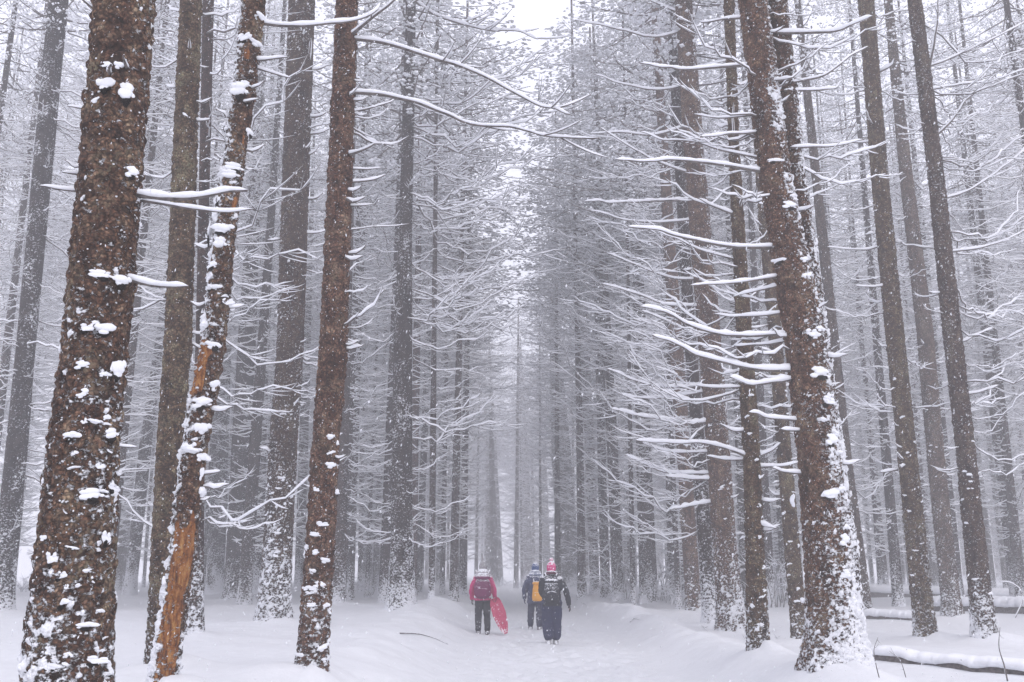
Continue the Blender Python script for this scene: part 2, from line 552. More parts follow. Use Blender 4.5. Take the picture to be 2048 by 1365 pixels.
def far_branches_mesh(seed, z0, z1, count, lmax):
    """the dead lower branches of one far tree, too small to pick apart"""
    rr = random.Random(seed)
    V, F, M = [], [], []
    mb = MB()
    def strip(sp, r, th):
        n = len(sp)
        _, s, u = frames(sp)
        e = np.linspace(1, .45, n)[:, None]
        a = sp + s * r * 1.2 * e; b = sp + np.array([0, 0, th]) * e; c = sp - s * r * 1.2 * e; d = sp - np.array([0, 0, r * .7]) * e
        Vv = np.stack([a, b, c, d], 1).reshape(-1, 3)
        Ff = grid_faces(n, 4, False)
        mb.put(Vv, Ff, [1 if j % 4 in (0, 1) else 0 for j in range(len(Ff))])
    for i in range(count):
        f = rr.random() ** .9
        z = z0 + (z1 - z0) * f
        L = lmax * rr.uniform(.2, 1.05) * (.4 + .6 * min(1, f * 1.6))
        sp = branch_line(rr, L, 5)
        az = rr.uniform(0, 2 * math.pi)
        ti = rr.uniform(-.30, .24)
        sp[:, 2] += sp[:, 0] * ti
        ca, sa = math.cos(az), math.sin(az)
        sp = np.stack([sp[:, 0] * ca - sp[:, 1] * sa, sp[:, 0] * sa + sp[:, 1] * ca, sp[:, 2] + z], 1)
        strip(sp, .013, .050)
        for q in side_twigs(rr, sp, 3, L * .15, L * .36):
            strip(q[[0, 2, 3]], .008, .040)
    return mb.mesh('branches', [M_TWIG, M_SNOW])
FARBR = [far_branches_mesh(70 + i, 1.6 + .4 * (i % 3), 17.0, 300, 2.3 + .25 * (i % 4)) for i in range(7)]

# ------------------------------------------------------------------ trunks
def trunk_mesh(name, C, Rr, dz, k, seed, snow=.25, side=None, detail=1.0, flare=.35, bare=None, zmax_fine=None, base_z=1.1, barkmat=None):
    """C: (m,3) centre line rising from below ground, Rr: radii. Rows every dz up to zmax_fine, coarser above."""
    zt = C[-1, 2]
    zf = zt if zmax_fine is None else min(zmax_fine, zt)
    zs = np.arange(C[0, 2], zf, dz)
    if zf < zt - .5: zs = np.concatenate([zs, np.arange(zf, zt, .5)])
    zs = np.append(zs, zt)
    cx = np.interp(zs, C[:, 2], C[:, 0]); cy = np.interp(zs, C[:, 2], C[:, 1]); rr = np.interp(zs, C[:, 2], Rr)
    a = np.arange(k) / k * 2 * math.pi
    n = len(zs)
    Z = np.repeat(zs, k); A = np.tile(a, n)
    RR = np.repeat(rr, k)
    lobes = 1 + .5 * np.cos(A * 5 + seed) * .5
    RR = RR * (1 + flare * np.exp(-np.clip(Z, 0, 9) / .28) * lobes)
    P = np.stack([np.cos(A) * RR, np.sin(A) * RR, Z], 1)
    off = np.array([seed * 3.13, seed * 1.7, seed * .9])
    fineband = Z < zf
    big = fbm(P * np.array([3.5, 3.5, 1.2]) + off, 3, seed) - .5
    disp = .10 * RR * big
    # burls and branch collars
    if detail > 0:
        f1, f2, cid = worley(P * np.array([17, 17, 13]) + off + (fbm(P * 9, 2, 4)[:, None] - .5) * 1.2, seed)
        plate = np.clip((f2 - f1) * 2.2, 0, 1) * (.5 + .8 * cid)
        ridg = fbm(P * np.array([30, 30, 14]) + off, 3, seed + 2) - .5
        disp = disp + np.where(fineband, detail * (.018 * plate - .009 + .016 * ridg), 0)
    dens = snow + .46 * np.exp(-np.clip(Z, 0, 30) / base_z) + .30 * (fbm(P * np.array([4, 4, 2.2]) + off, 3, seed + 7) - .5) * 2
    if side is not None:
        ang, amt = side
        dens = dens + amt * np.clip(np.cos(A - ang) + .1, 0, 1) * (.35 + 1.3 * fbm(P * 2.6 + off, 3, 77))
    if detail > 0:
        lump = fbm(P * np.array([19, 19, 24]) + off, 3, seed + 11)
        lm = sstep(.02, .14, lump - .83 + dens * .42) * np.where(fineband, 1, 0)
        disp = disp + lm * (.010 + .016 * fbm(P * 40 + off, 2, seed + 5)) * detail
        dens = np.clip(dens * .70, 0, .8) * (1 - lm) + lm * 1.0
    snowa = np.clip(dens, 0, 1)
    nr = np.stack([np.cos(A), np.sin(A), np.zeros_like(A)], 1)
    V = P + nr * disp[:, None]
    V[:, 0] += np.repeat(cx, k); V[:, 1] += np.repeat(cy, k)
    F = grid_faces(n, k, False)
    F.append(tuple((n - 1) * k + j for j in range(k)))
    me = make_mesh(name, V, F, barkmat or M_BARK)
    at = me.attributes.new('snow', 'FLOAT', 'POINT')
    if bare is not None:
        bv = bare(V, A)
        at2 = me.attributes.new('bare', 'FLOAT', 'POINT')
        at2.data.foreach_set('value', bv.astype(np.float32))
        snowa = np.where(bv > .45, snowa * .55, snowa)
    at.data.foreach_set('value', snowa.astype(np.float32))
    return me

TREES = {}     # key -> dict(root, C, R, pos, Y)
HUMPS = []
OCC = []
GROUPN = {'near': 'nearest spruces along the path', 'mid': 'spruces in the rows behind the nearest trunks'}

def centre_line(pts, x0, y0, z0, H):
    """pixel points (x, y, width) up the trunk -> centre line and radii in metres from the base"""
    C, Rr = [], []
    for px, py, wd in pts:
        p = at_depth(px, py, y0)
        if p[2] - z0 > 17 and len(C) > 1: continue
        dist = project(p)[2]
        C.append((p[0] - x0, 0.0, p[2] - z0)); Rr.append(max(.03, wd / FPX * dist / 2))
    C = np.array(C); Rr = np.array(Rr)
    o = np.argsort(C[:, 2]); C, Rr = C[o], Rr[o]
    C[0, 2] = 0
    sl = (C[-1] - C[0]) / max(C[-1, 2] - C[0, 2], .5)
    top_r = .04
    zt = C[-1, 2]
    ext, er = [], []
    if zt < H - 1:
        for f in (.33, .66, 1.0):
            z = zt + (H - zt) * f
            ext.append((C[-1, 0] + sl[0] * (z - zt) * .8, 0, z)); er.append(Rr[-1] * (1 - f) + top_r * f)
    bot = (C[0, 0] - sl[0] * .5, 0, -.5)
    C = np.vstack([[bot], C] + ([ext] if ext else []))
    Rr = np.concatenate([[Rr[0]], Rr, er])
    return C, Rr

def on_trunk(T, z):
    return np.array([np.interp(z, T['C'][:, 2], T['C'][:, 0]), 0.0, z]), float(np.interp(z, T['C'][:, 2], T['R']))

def put_branch(T, me, name, z, az, tilt, sc):
    c, r = on_trunk(T, z)
    return add(name, me, T['root'], c + .75 * r * np.array([math.cos(az), math.sin(az), 0]), (R.uniform(-.25, .25), tilt, az), sc)

def hero_branch(T, pts, r_px, th_px, dy, name='branch', forks=False):
    """a long branch that can be followed by eye: centre line through the given sight lines, running dy metres nearer or farther"""
    Y = T['Y']
    n = len(pts)
    P = [at_depth(px, py, Y + dy * (i / (n - 1)) ** 1.1) for i, (px, py) in enumerate(pts)]
    P = np.array(P) - np.array(T['pos'])
    # root it inside the trunk
    c, r = on_trunk(T, P[0, 2])
    P[0] = .6 * P[0] + .4 * c
    L = np.linalg.norm(np.diff(P, axis=0), axis=1).sum()
    m = int(np.clip(L / .045, 8, 46))
    sp = smooth_line(P, m)
    wob = (np.stack([vnoise(np.stack([np.linspace(0, L / .22, m), np.full(m, 3.1 * len(pts) + pts[0][1]), np.full(m, k * 7.7)], 1), 3) for k in range(3)], 1) - .5) * .06
    sp = sp + wob * np.linspace(0, 1, m)[:, None]
    d = project(P[0] + np.array(T['pos']))[2]
    r0 = r_px / FPX * d
    th = .82 * th_px / FPX * d
    rad = np.linspace(r0, r0 * .35, m)
    V, F = tube(sp, rad, 7)
    b = add(name, make_mesh(name, V, F, M_TWIG), T['root'])
    mb, ms = MB(), MB()
    ms.put(*snow_on(sp, rad, th * np.linspace(1.0, .65, m), pts[0][0] + pts[0][1], PROF, .45))
    rr = random.Random(int(pts[0][0] * 7 + pts[0][1]))
    if L > .7 and forks:
        for q in side_twigs(rr, sp, int(1 + L * 1.6), L * .10, L * .30):
            q = smooth_line(q, 7); r2 = np.linspace(r0 * .45, r0 * .18, 7)
            mb.put(*tube(q, r2, 4)); ms.put(*snow_on(q, r2, th * .55, rr.random() * 50, PROF5, .5))
        tw = add('twigs', mb.mesh('twigs', M_TWIG), b); tw['kind'] = 'stuff'
    add('snow_cover', ms.mesh('snow_cover', M_SNOW), b)
    return b

def new_tree(key, pts, tier, label, tint=(1, 1, 1), snow=.22, side=None, H=None, flare=.35, base_y=None, bare=None, base_z=1.1, group=None, extra_trunk=None):
    px, py, wd = pts[0]
    x0, y0, z0 = ground_hit(px, py)
    H = H or R.uniform(27, 30)
    root = bpy.data.objects.new('spruce_tree', None)
    COL.objects.link(root)
    root.location = (x0, y0, z0)
    root.empty_display_size = .3
    tag(root, label, 'tree', group or GROUPN[tier])
    C, Rr = centre_line(pts, x0, y0, z0, H)
    T = dict(root=root, C=C, R=Rr, pos=(x0, y0, z0), Y=y0, H=H, tier=tier)
    seed = len(TREES) + 3
    ztop = y0 * .66 + 2
    if tier == 'near':
        dz = float(np.clip(y0 * .0014, .011, .03))
        k = int(np.clip(2 * math.pi * Rr[1] / dz, 40, 170))
        me = trunk_mesh('trunk', C, Rr, dz, k, seed, snow, side, 1.0, flare, bare, ztop, base_z)
    else:
        me = trunk_mesh('trunk', C, Rr, .10, 20, seed, snow, side, 0, flare, bare, ztop, base_z, M_BARK_FAR)
    t = add('trunk', me, root)
    dk = .88 if tier == 'near' else .85
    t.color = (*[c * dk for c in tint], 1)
    T['trunk'] = t
    zc = R.uniform(15.2, 17.5)
    c, r = on_trunk(T, zc)
    cr = R.choice(CROWNS if y0 < 24 or y0 > 62 else FCROWNS)
    wide = 1.35 if abs(x0 - path_c(y0)) < 7 and y0 > 24 else 1.0
    if abs(x0 - path_c(y0)) < 5 and y0 > 24: wide = 1.6
    if wide > 1:
        zc -= 1.0 if wide < 1.5 else 1.6
        c, r = on_trunk(T, zc)
    co = add('crown', cr, root, c, (0, 0, R.uniform(0, 6.28)), (wide, wide, (H - zc) / 12.0))
    co['kind'] = 'stuff'
    T['zc'] = zc
    TREES[key] = T
    OCC.append((x0, y0))
    HUMPS.append((x0, y0, max(.28, Rr[1] * 1.5), .10 if tier == 'near' else .06))
    return T

# ------------------------------------------------------------------ the trees one can follow one by one
# sight lines up each trunk: (x, y, width), first one where it meets the snow
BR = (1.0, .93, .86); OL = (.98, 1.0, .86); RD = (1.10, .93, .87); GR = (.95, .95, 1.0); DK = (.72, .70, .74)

def bare_patch(V, A, pos):
    W = V + np.array(pos)
    px, py, f = project(W)
    cxp = np.interp(py, [0, 390, 700, 900, 1100, 1365], [508, 486, 425, 388, 366, 327])
    wd = np.interp(py, [0, 900, 1365], [46, 50, 54])
    q = (px - cxp) / wd                       # -.5 .. .5 across the trunk
    nz = fbm(W * np.array([7, 7, 4.5]), 3, 3) - .5
    front = sstep(.15, -.15, np.sin(A))       # the side turned to the path
    low = 1.0 * sstep(1015, 1075, py + 90 * nz + 40 * np.abs(q)) * sstep(.44, .30, np.abs(q + .02) + .35 * nz)
    mid = sstep(655, 690, py + 60 * nz) * sstep(830, 770, py + 60 * nz) * sstep(.12, -.1, q + .5 * nz)
    s2 = sstep(85, 100, py + 30 * nz) * sstep(128, 110, py + 30 * nz) * sstep(.25, 0, np.abs(q + .2 + .4 * nz))
    s3 = sstep(250, 275, py) * sstep(300, 285, py) * sstep(.25, 0, np.abs(q + .1 + .4 * nz))
    s4 = sstep(385, 400, py + 20 * nz) * sstep(425, 412, py + 20 * nz) * sstep(.3, 0, np.abs(q + .3 + .4 * nz))
    return np.clip(low + mid * .62 + s2 * .8 + s3 * .6 + s4 * .7, 0, 1) * front

p6 = ground_hit(322, 1400)
near = [
 ('T1', [(118, 1520, 186), (133, 1365, 166), (167, 900, 137), (190, 700, 128), (222, 350, 121), (250, 0, 116)], 'broadest trunk of all, brown and snow-plastered, close by on the left', BR, .12, None, .25, 2.6),
 ('T5', [(325, 1340, 64), (338, 900, 50), (355, 700, 53), (382, 0, 42)], 'olive brown trunk right behind the peeling orange-patched trunk', OL, .10, None, .2, .8),
 ('T6', [(322, 1400, 55), (327, 1365, 54), (366, 1100, 52), (388, 900, 51), (425, 700, 48), (456, 400, 44), (486, 200, 45), (508, 0, 46)], 'leaning trunk with bark peeled off its foot to orange wood', (1.05, .95, .85), .30, (math.pi, .35), .1, .6),
 ('T11', [(545, 1252, 68), (552, 1150, 60), (566, 900, 55), (580, 700, 54), (604, 0, 52)], 'thick trunk with densely snow-flecked foot between orange-patched and slim reddish trunks', (.60, .53, .50), .24, None, .25, 1.9),
 ('T13', [(622, 1358, 62), (640, 1100, 58), (650, 900, 55), (667, 700, 56), (694, 0, 43)], 'reddish brown trunk with ring of snow near its foot, long boughs reaching over the path', RD, .16, None, .15, .7),
 ('T31', [(1388, 1227, 31), (1367, 900, 27), (1350, 665, 27), (1335, 0, 23)], 'slim reddish trunk, first of the close row right of the path', RD, .16, None, .2, .9),
 ('T33', [(1464, 1270, 54), (1450, 1100, 48), (1436, 900, 46), (1418, 665, 46), (1392, 360, 42), (1367, 0, 34)], 'stout red-brown trunk with many long snowy boughs, left of the slim olive trunk', (1.08, .92, .84), .22, (0, .2), .3, 1.2),
 ('T34', [(1517, 1306, 44), (1510, 1100, 37), (1503, 900, 34), (1488, 665, 31), (1468, 300, 22), (1458, 0, 21)], 'slim olive trunk standing just left of the twin-stemmed tree', OL, .12, None, .15, .6),
 ('T35', [(1600, 1287, 32), (1568, 900, 29), (1550, 665, 26), (1528, 440, 22), (1505, 100, 18)], 'thin brown trunk half hidden behind the left edge of the twin-stemmed tree', OL, .14, None, .15, .6),
 ('T36', [(1672, 1335, 104), (1655, 1100, 92), (1637, 900, 84), (1607, 665, 80), (1550, 350, 62), (1506, 0, 57)], 'big twin-stemmed tree with snow-crusted right side and boughs reaching left', (1.12, .95, .85), .18, (-.35, .36), .45, 1.1),
 ('T38', [(1733, 1230, 25), (1690, 900, 22), (1665, 665, 22), (1632, 350, 18), (1614, 0, 13)], 'thin dark trunk leaning out behind the right side of the twin-stemmed tree', DK, .20, None, .2, 1.0),
 ('T41', [(1852, 1282, 43), (1814, 900, 37), (1789, 665, 37), (1759, 350, 33), (1732, 0, 31)], 'olive trunk standing before the snowy logs, nearest right of the twin-stemmed tree', OL, .14, (0, .15), .2, .9),
 ('T42', [(1905, 1238, 36), (1870, 900, 33), (1850, 665, 32), (1812, 350, 25), (1782, 0, 18)], 'middle trunk of the three in front of the logs, with snow-banked flared foot', GR, .22, None, .4, 1.0),
 ('T43', [(1970, 1282, 46), (1931, 900, 37), (1904, 665, 36), (1872, 350, 31), (1829, 0, 27)], 'dark trunk with long rising boughs, rightmost before the snowy logs', DK, .24, None, .2, 1.0),
]
for key, pts, label, tint, snow, side, flare, bz in near:
    br = None
    if key == 'T6':
        br = lambda V, A: bare_patch(V, A, ground_hit(322, 1400))
    new_tree(key, pts, 'near', label, tint, snow, side, None, flare, None, br, bz, GROUPN['near'])

# second stem of the twin-stemmed tree
T = TREES['T36']
C, Rr = centre_line([(1702, 1325, 72), (1690, 1100, 62), (1668, 900, 52), (1640, 665, 46), (1598, 350, 40), (1560, 0, 42)], *T['pos'], 23)
C[:, 1] += .12
t2 = add('trunk', trunk_mesh('trunk', C, Rr, .022, 74, 41, .22, (-.3, .36), 1.0, .35, None, 11.5, 1.1), T['root'])
t2.color = (.76, .66, .60, 1)

mid = [
 ('T2', [(1, 1226, 46), (33, 900, 41), (51, 700, 36), (117, 0, 37)], 'grey-violet trunk at the left edge of the wood, left of the broadest trunk', (.55, .52, .58), .28),
 ('T3', [(232, 1168, 30), (250, 850, 26), (276, 400, 20), (305, 0, 14)], 'pale hazed trunk whose edge shows beside the right flank of the broadest trunk', GR, .30),
 ('T4', [(259, 1192, 25), (290, 900, 24), (322, 660, 16), (375, 0, 12)], 'pale grey leaning trunk in the gap between the broadest and the olive trunk', GR, .34),
 ('T7', [(388, 1275, 37), (394, 1000, 28), (401, 700, 20), (417, 0, 22)], 'narrow red trunk close behind the orange-patched one', RD, .16),
 ('T8', [(471, 1200, 46), (481, 900, 36), (495, 665, 35), (518, 0, 26)], 'dark trunk with snow-tufted foot, seen right of the orange-patched trunk', (.70, .64, .62), .24),
 ('T9', [(430, 1190, 36), (448, 665, 30), (478, 150, 20)], 'pale trunk behind, between orange-patched trunk and the snow-tufted dark one', GR, .36),
 ('T10', [(514, 1192, 24), (521, 900, 23), (530, 600, 20), (545, 100, 13)], 'narrow grey trunk squeezed against the left edge of the thick snow-flecked trunk', GR, .30),
 ('T12', [(598, 1185, 20), (610, 800, 18), (625, 450, 16), (640, 0, 12)], 'narrow pale trunk in the slot between thick snow-flecked and reddish ringed trunks', GR, .28),
 ('T14', [(674, 1210, 33), (681, 950, 30), (692, 600, 24), (712, 0, 18)], 'brown trunk half hidden behind the right flank of the snow-ringed reddish trunk', (1.05, .9, .85), .20),
 ('T15', [(700, 1150, 18), (704, 665, 17), (728, 100, 10)], 'pale hazed trunk left of the bright slit of sky', GR, .30),
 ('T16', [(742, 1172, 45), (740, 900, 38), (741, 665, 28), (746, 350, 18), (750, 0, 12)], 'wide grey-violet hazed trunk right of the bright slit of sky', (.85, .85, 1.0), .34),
 ('T16b', [(720, 1188, 10), (724, 900, 9), (732, 500, 7)], 'pole-thin trunk standing in the bright slit of sky', GR, .25),
 ('T16c', [(763, 1170, 14), (764, 700, 12), (768, 350, 9)], 'thin pale trunk against the right edge of the wide grey-violet one', GR, .3),
 ('T17', [(803, 1219, 56), (804, 1050, 44), (804, 900, 41), (806, 665, 38), (810, 500, 27), (820, 100, 22), (825, 0, 19)], 'dark trunk with split snowy foot, largest one left of the magenta-jacketed walker', (.62, .56, .56), .26),
 ('T18', [(826, 1198, 16), (829, 900, 16), (834, 665, 14), (839, 350, 10)], 'slim reddish trunk pressed against the right side of the split-footed dark trunk', (1.5, 1.0, .9), .15),
 ('T19', [(836, 1188, 14), (848, 900, 13), (858, 665, 10), (868, 300, 7)], 'thin bluish trunk leaning right, behind the slim reddish one', DK, .25),
 ('T20', [(863, 1201, 12), (866, 900, 13), (868, 665, 10), (872, 300, 8)], 'thin pole trunk standing forward on the left snowbank', (1, .95, .9), .26),
 ('T21', [(881, 1174, 19), (884, 900, 14), (887, 600, 9)], 'slim grey trunk behind the pole on the left snowbank', DK, .28),
 ('T23', [(990, 1176, 20), (984, 960, 12)], 'pale hazed trunk at the far end of the path, behind the magenta-jacketed walker', GR, .3),
 ('T23b', [(1003, 1172, 9), (990, 900, 7), (985, 665, 6)], 'thinner hazed trunk close to the right of the one ending the path', GR, .3),
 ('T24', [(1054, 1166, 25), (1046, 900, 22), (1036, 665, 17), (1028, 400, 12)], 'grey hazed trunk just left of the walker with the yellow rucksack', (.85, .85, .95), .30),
 ('T24b', [(1072, 1160, 18), (1062, 900, 14), (1052, 665, 11)], 'hazed slim trunk above the walker with the yellow rucksack', GR, .3),
 ('T25', [(1095, 1165, 17), (1085, 900, 14), (1078, 700, 13), (1072, 350, 11)], 'thin dark trunk rising above the pink bobble hat', DK, .20),
 ('T26', [(1141, 1176, 46), (1122, 900, 39), (1111, 665, 28), (1105, 350, 17), (1100, 100, 12)], 'broad dark trunk behind the walker in the pink hat', (.6, .55, .57), .30),
 ('T27', [(1190, 1190, 19), (1180, 900, 20), (1167, 665, 22), (1162, 350, 13)], 'dark red-tinged trunk between broad dark trunk and snowy shrub', (1.05, .86, .86), .24),
 ('T28', [(1237, 1204, 24), (1225, 900, 22), (1212, 665, 22), (1198, 350, 17), (1184, 100, 10)], 'slim trunk rising out of the snowy shrub right of the path', (.95, .92, .92), .28),
 ('T28b', [(1262, 1160, 14), (1248, 700, 13), (1236, 350, 9)], 'dark blue thin trunk behind the snowy shrub', DK, .25),
 ('T29', [(1298, 1208, 38), (1287, 900, 30), (1280, 665, 26), (1269, 350, 21), (1260, 0, 14)], 'tall trunk with snow-flecked foot, right of the snowy shrub', (.95, .88, .88), .26),
 ('T30', [(1352, 1176, 26), (1338, 900, 24), (1322, 600, 19), (1308, 200, 13)], 'greyish trunk behind the slim reddish first of the close right row', DK, .28),
 ('T30b', [(1318, 1160, 20), (1308, 700, 17), (1298, 300, 12)], 'hazed bluish trunk right of the tall trunk with snow-flecked foot', DK, .3),
 ('T32', [(1420, 1250, 30), (1398, 900, 26), (1379, 665, 24), (1352, 200, 19)], 'dark trunk wedged between slim reddish and stout red-brown trunks', (.85, .8, .8), .28),
 ('T37b', [(1640, 1180, 16), (1600, 665, 13), (1572, 300, 9)], 'thin trunk glimpsed behind the twin-stemmed tree', DK, .25),
 ('T39', [(1745, 1168, 9), (1700, 700, 8), (1685, 480, 7)], 'pole-thin trunk right of the twin-stemmed tree, beyond the logs', GR, .28),
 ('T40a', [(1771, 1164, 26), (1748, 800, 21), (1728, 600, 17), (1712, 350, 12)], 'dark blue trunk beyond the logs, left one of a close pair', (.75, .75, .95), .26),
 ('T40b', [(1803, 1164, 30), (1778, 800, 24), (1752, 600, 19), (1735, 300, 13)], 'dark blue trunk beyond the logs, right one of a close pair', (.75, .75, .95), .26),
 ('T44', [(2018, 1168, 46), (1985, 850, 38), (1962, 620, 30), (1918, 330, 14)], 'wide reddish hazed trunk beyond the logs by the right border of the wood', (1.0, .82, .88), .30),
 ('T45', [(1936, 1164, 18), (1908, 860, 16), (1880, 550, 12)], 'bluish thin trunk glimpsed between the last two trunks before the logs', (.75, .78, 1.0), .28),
]
for key, pts, label, tint, snow in mid:
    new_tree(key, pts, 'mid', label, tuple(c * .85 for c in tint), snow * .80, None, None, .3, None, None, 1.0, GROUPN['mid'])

def bare_tree(key): return TREES[key]

def turn(T, az, amp):
    for _ in range(6):
        a = R.uniform(-math.pi, math.pi) if az is None else az + R.uniform(-amp, amp)
        if T['tier'] != 'near' or math.sin(a) > -.75: break
    return a

def populate(T, n, z0, z1, pool, az=None, amp=math.pi, smin=.7, smax=1.15, tilt=(-.28, .38)):
    for i in range(n):
        z = z0 + (z1 - z0) * R.random()
        if R.random() < .35: z = z0 + (z1 - z0) * (round((z - z0) / (z1 - z0) * n / 6) * 6 / n) + R.gauss(0, .05)
        a = turn(T, az, amp)
        put_branch(T, R.choice(pool), 'branch', max(z, z0), a, -R.uniform(*tilt), R.uniform(smin * .55, smax))

PI = math.pi
for key, *_ in mid:
    T = TREES[key]
    y0 = T['Y']
    zt = min(T['zc'] + .5, y0 * .64 + 2)
    toward = 0 if T['pos'][0] < 0 else PI
    slim = T['R'][1] < .13
    nb = int((zt - 1.8) * (4.2 if not slim else 3.0))
    populate(T, int(nb * .55), 1.8, zt, BR_MID if not slim else BR_SHORT + BR_MID)
    populate(T, int(nb * .5), 2.2, zt, BR_LONG if not slim else BR_MID, toward, 1.0, .8, 1.35)

for key in ('T17', 'T20', 'T21', 'T24', 'T25', 'T26', 'T27', 'T28', 'T29', 'T16', 'T30b'):
    T = TREES[key]
    populate(T, 18, 8.5, 17.5, BR_LONG, 0 if T['pos'][0] < 0 else PI, .9, 1.7, 1.9, (-.25, .25))

def stubs(T, n, z0, z1, az=None, amp=PI, s=(.6, 1.5)):
    for i in range(n):
        z = R.uniform(z0, z1)
        a = turn(T, az, amp)
        put_branch(T, R.choice(STUBS), 'branch_stub', z, a, R.uniform(-.5, .3), R.uniform(*s))

def clumps(T, n, z0, z1, s=(.03, .08), az=-PI / 2, amp=1.7, bias=1.6):
    for i in range(n):
        z = z0 + (z1 - z0) * R.random() ** bias
        a = az + R.uniform(-amp, amp)
        c, r = on_trunk(T, z)
        add('snow_clump', R.choice(CLUMPS), T['root'], c + (r * 1.0) * np.array([math.cos(a), math.sin(a), 0]), (R.uniform(-.3, .3), R.uniform(-.2, .2), a), [R.uniform(*s), R.uniform(*s) * 1.5, R.uniform(*s)])

def clump_at(key, px, py, wpx, hpx=None):
    """a snow cushion on the bark where it is seen"""
    T = TREES[key]
    Y = T['Y']
    p = at_depth(px, py, Y) - np.array(T['pos'])
    for _ in range(3):
        c, r = on_trunk(T, p[2])
        q = np.clip((p[0] - c[0]) / r, -.98, .98)
        p = at_depth(px, py, Y - r * math.sqrt(1 - q * q)) - np.array(T['pos'])
    a = math.atan2(-math.sqrt(1 - q * q), q)
    d = project(p + np.array(T['pos']))[2]
    s = wpx / FPX * d * .46
    h = (hpx or wpx * .6) / FPX * d * .50
    add('snow_clump', R.choice(CLUMPS), T['root'], p, (R.uniform(-.2, .2), R.uniform(-.15, .15), a), (min(s, h) * .8, s, h))
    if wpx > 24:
        add('shade_knob', R.choice(SHADE_KNOBS), T['root'], p + np.array([R.uniform(-.2, .2) * s, 0, -h * .75]), (R.uniform(-.2, .2), R.uniform(-.1, .1), a), (min(s, h) * .5, s * .5, h * .6))  # added dark knob standing in for the shadowed hollow under the cushion

stubs(TREES['T1'], 7, 1.2, 6.5, None, PI, (.4, .9))
clumps(TREES['T1'], 55, .05, 2.2, (.010, .028), -PI / 2, 1.5, 1.7)
for a in [(215, 165, 46, 40), (255, 185, 40, 52), (205, 550, 60, 26), (245, 560, 40, 34), (170, 655, 34, 26), (215, 655, 52, 34), (165, 730, 36, 22), (238, 735, 40, 50), (140, 870, 42, 26), (225, 868, 40, 30), (185, 990, 60, 34), (225, 975, 46, 24), (100, 1115, 34, 40), (120, 1150, 26, 24), (210, 1075, 26, 40), (150, 905, 22, 14), (190, 645, 26, 16), (190, 200, 22, 16), (240, 130, 24, 24), (265, 345, 36, 30), (215, 130, 26, 16), (120, 1205, 36, 26), (170, 1250, 50, 20), (190, 1320, 60, 24), (110, 1330, 54, 26)]:
    clump_at('T1', *a)
stubs(TREES['T5'], 16, 2, 9.5, None, PI, (.6, 1.4))
stubs(TREES['T6'], 14, 1.5, 8, None, PI, (.5, 1.2))
clumps(TREES['T6'], 26, .6, 7.6, (.03, .075), -PI / 2, 1.7, 1.0)
for a in [(470, 335, 48, 24), (480, 180, 46, 40), (485, 75, 40, 26), (445, 455, 48, 30), (420, 460, 26, 60), (435, 400, 40, 20), (405, 805, 50, 26), (430, 690, 40, 24), (425, 530, 34, 20), (350, 1090, 18, 20), (425, 575, 40, 18), (405, 945, 16, 40), (440, 590, 20, 14), (450, 250, 30, 24), (500, 265, 30, 26)]:
    clump_at('T6', *a)
stubs(TREES['T11'], 34, 2.5, 11, None, PI, (.7, 1.8))
clumps(TREES['T11'], 60, .05, 2.9, (.02, .05), -PI / 2, 1.5, 1.5)
stubs(TREES['T13'], 24, 2, 9, .2, 1.6, (.7, 1.6))
clumps(TREES['T13'], 24, .1, 2.6, (.02, .05), -PI / 2, 1.5, 1.2)
for a in [(615, 1175, 30, 14), (640, 1170, 30, 16), (628, 1178, 24, 12), (675, 985, 30, 16)]:
    clump_at('T13', *a)
for k in ('T31', 'T33', 'T34', 'T35', 'T38', 'T41', 'T42', 'T43'):
    clumps(TREES[k], 22, .1, 5, (.02, .042), -PI / 2, 1.6, 1.6)
    stubs(TREES[k], 14, 1.5, 10, None, PI, (.7, 1.6))
clumps(TREES['T36'], 60, .1, 5.5, (.025, .06), -.55, .9, 1.2)
stubs(TREES['T36'], 26, 2.0, 10, None, PI, (.5, 1.5))
for a in [(1700, 1200, 40, 26), (1690, 1080, 36, 30), (1640, 745, 50, 28), (1655, 800, 40, 26), (1620, 665, 30, 24), (1585, 1000, 22, 34), (1665, 985, 50, 28), (1560, 520, 44, 16), (1548, 320, 36, 14), (1580, 410, 40, 20), (1625, 1290, 40, 26), (1605, 1200, 20, 16), (1720, 1260, 50, 30), (1665, 880, 40, 30)]:
    clump_at('T36', *a)

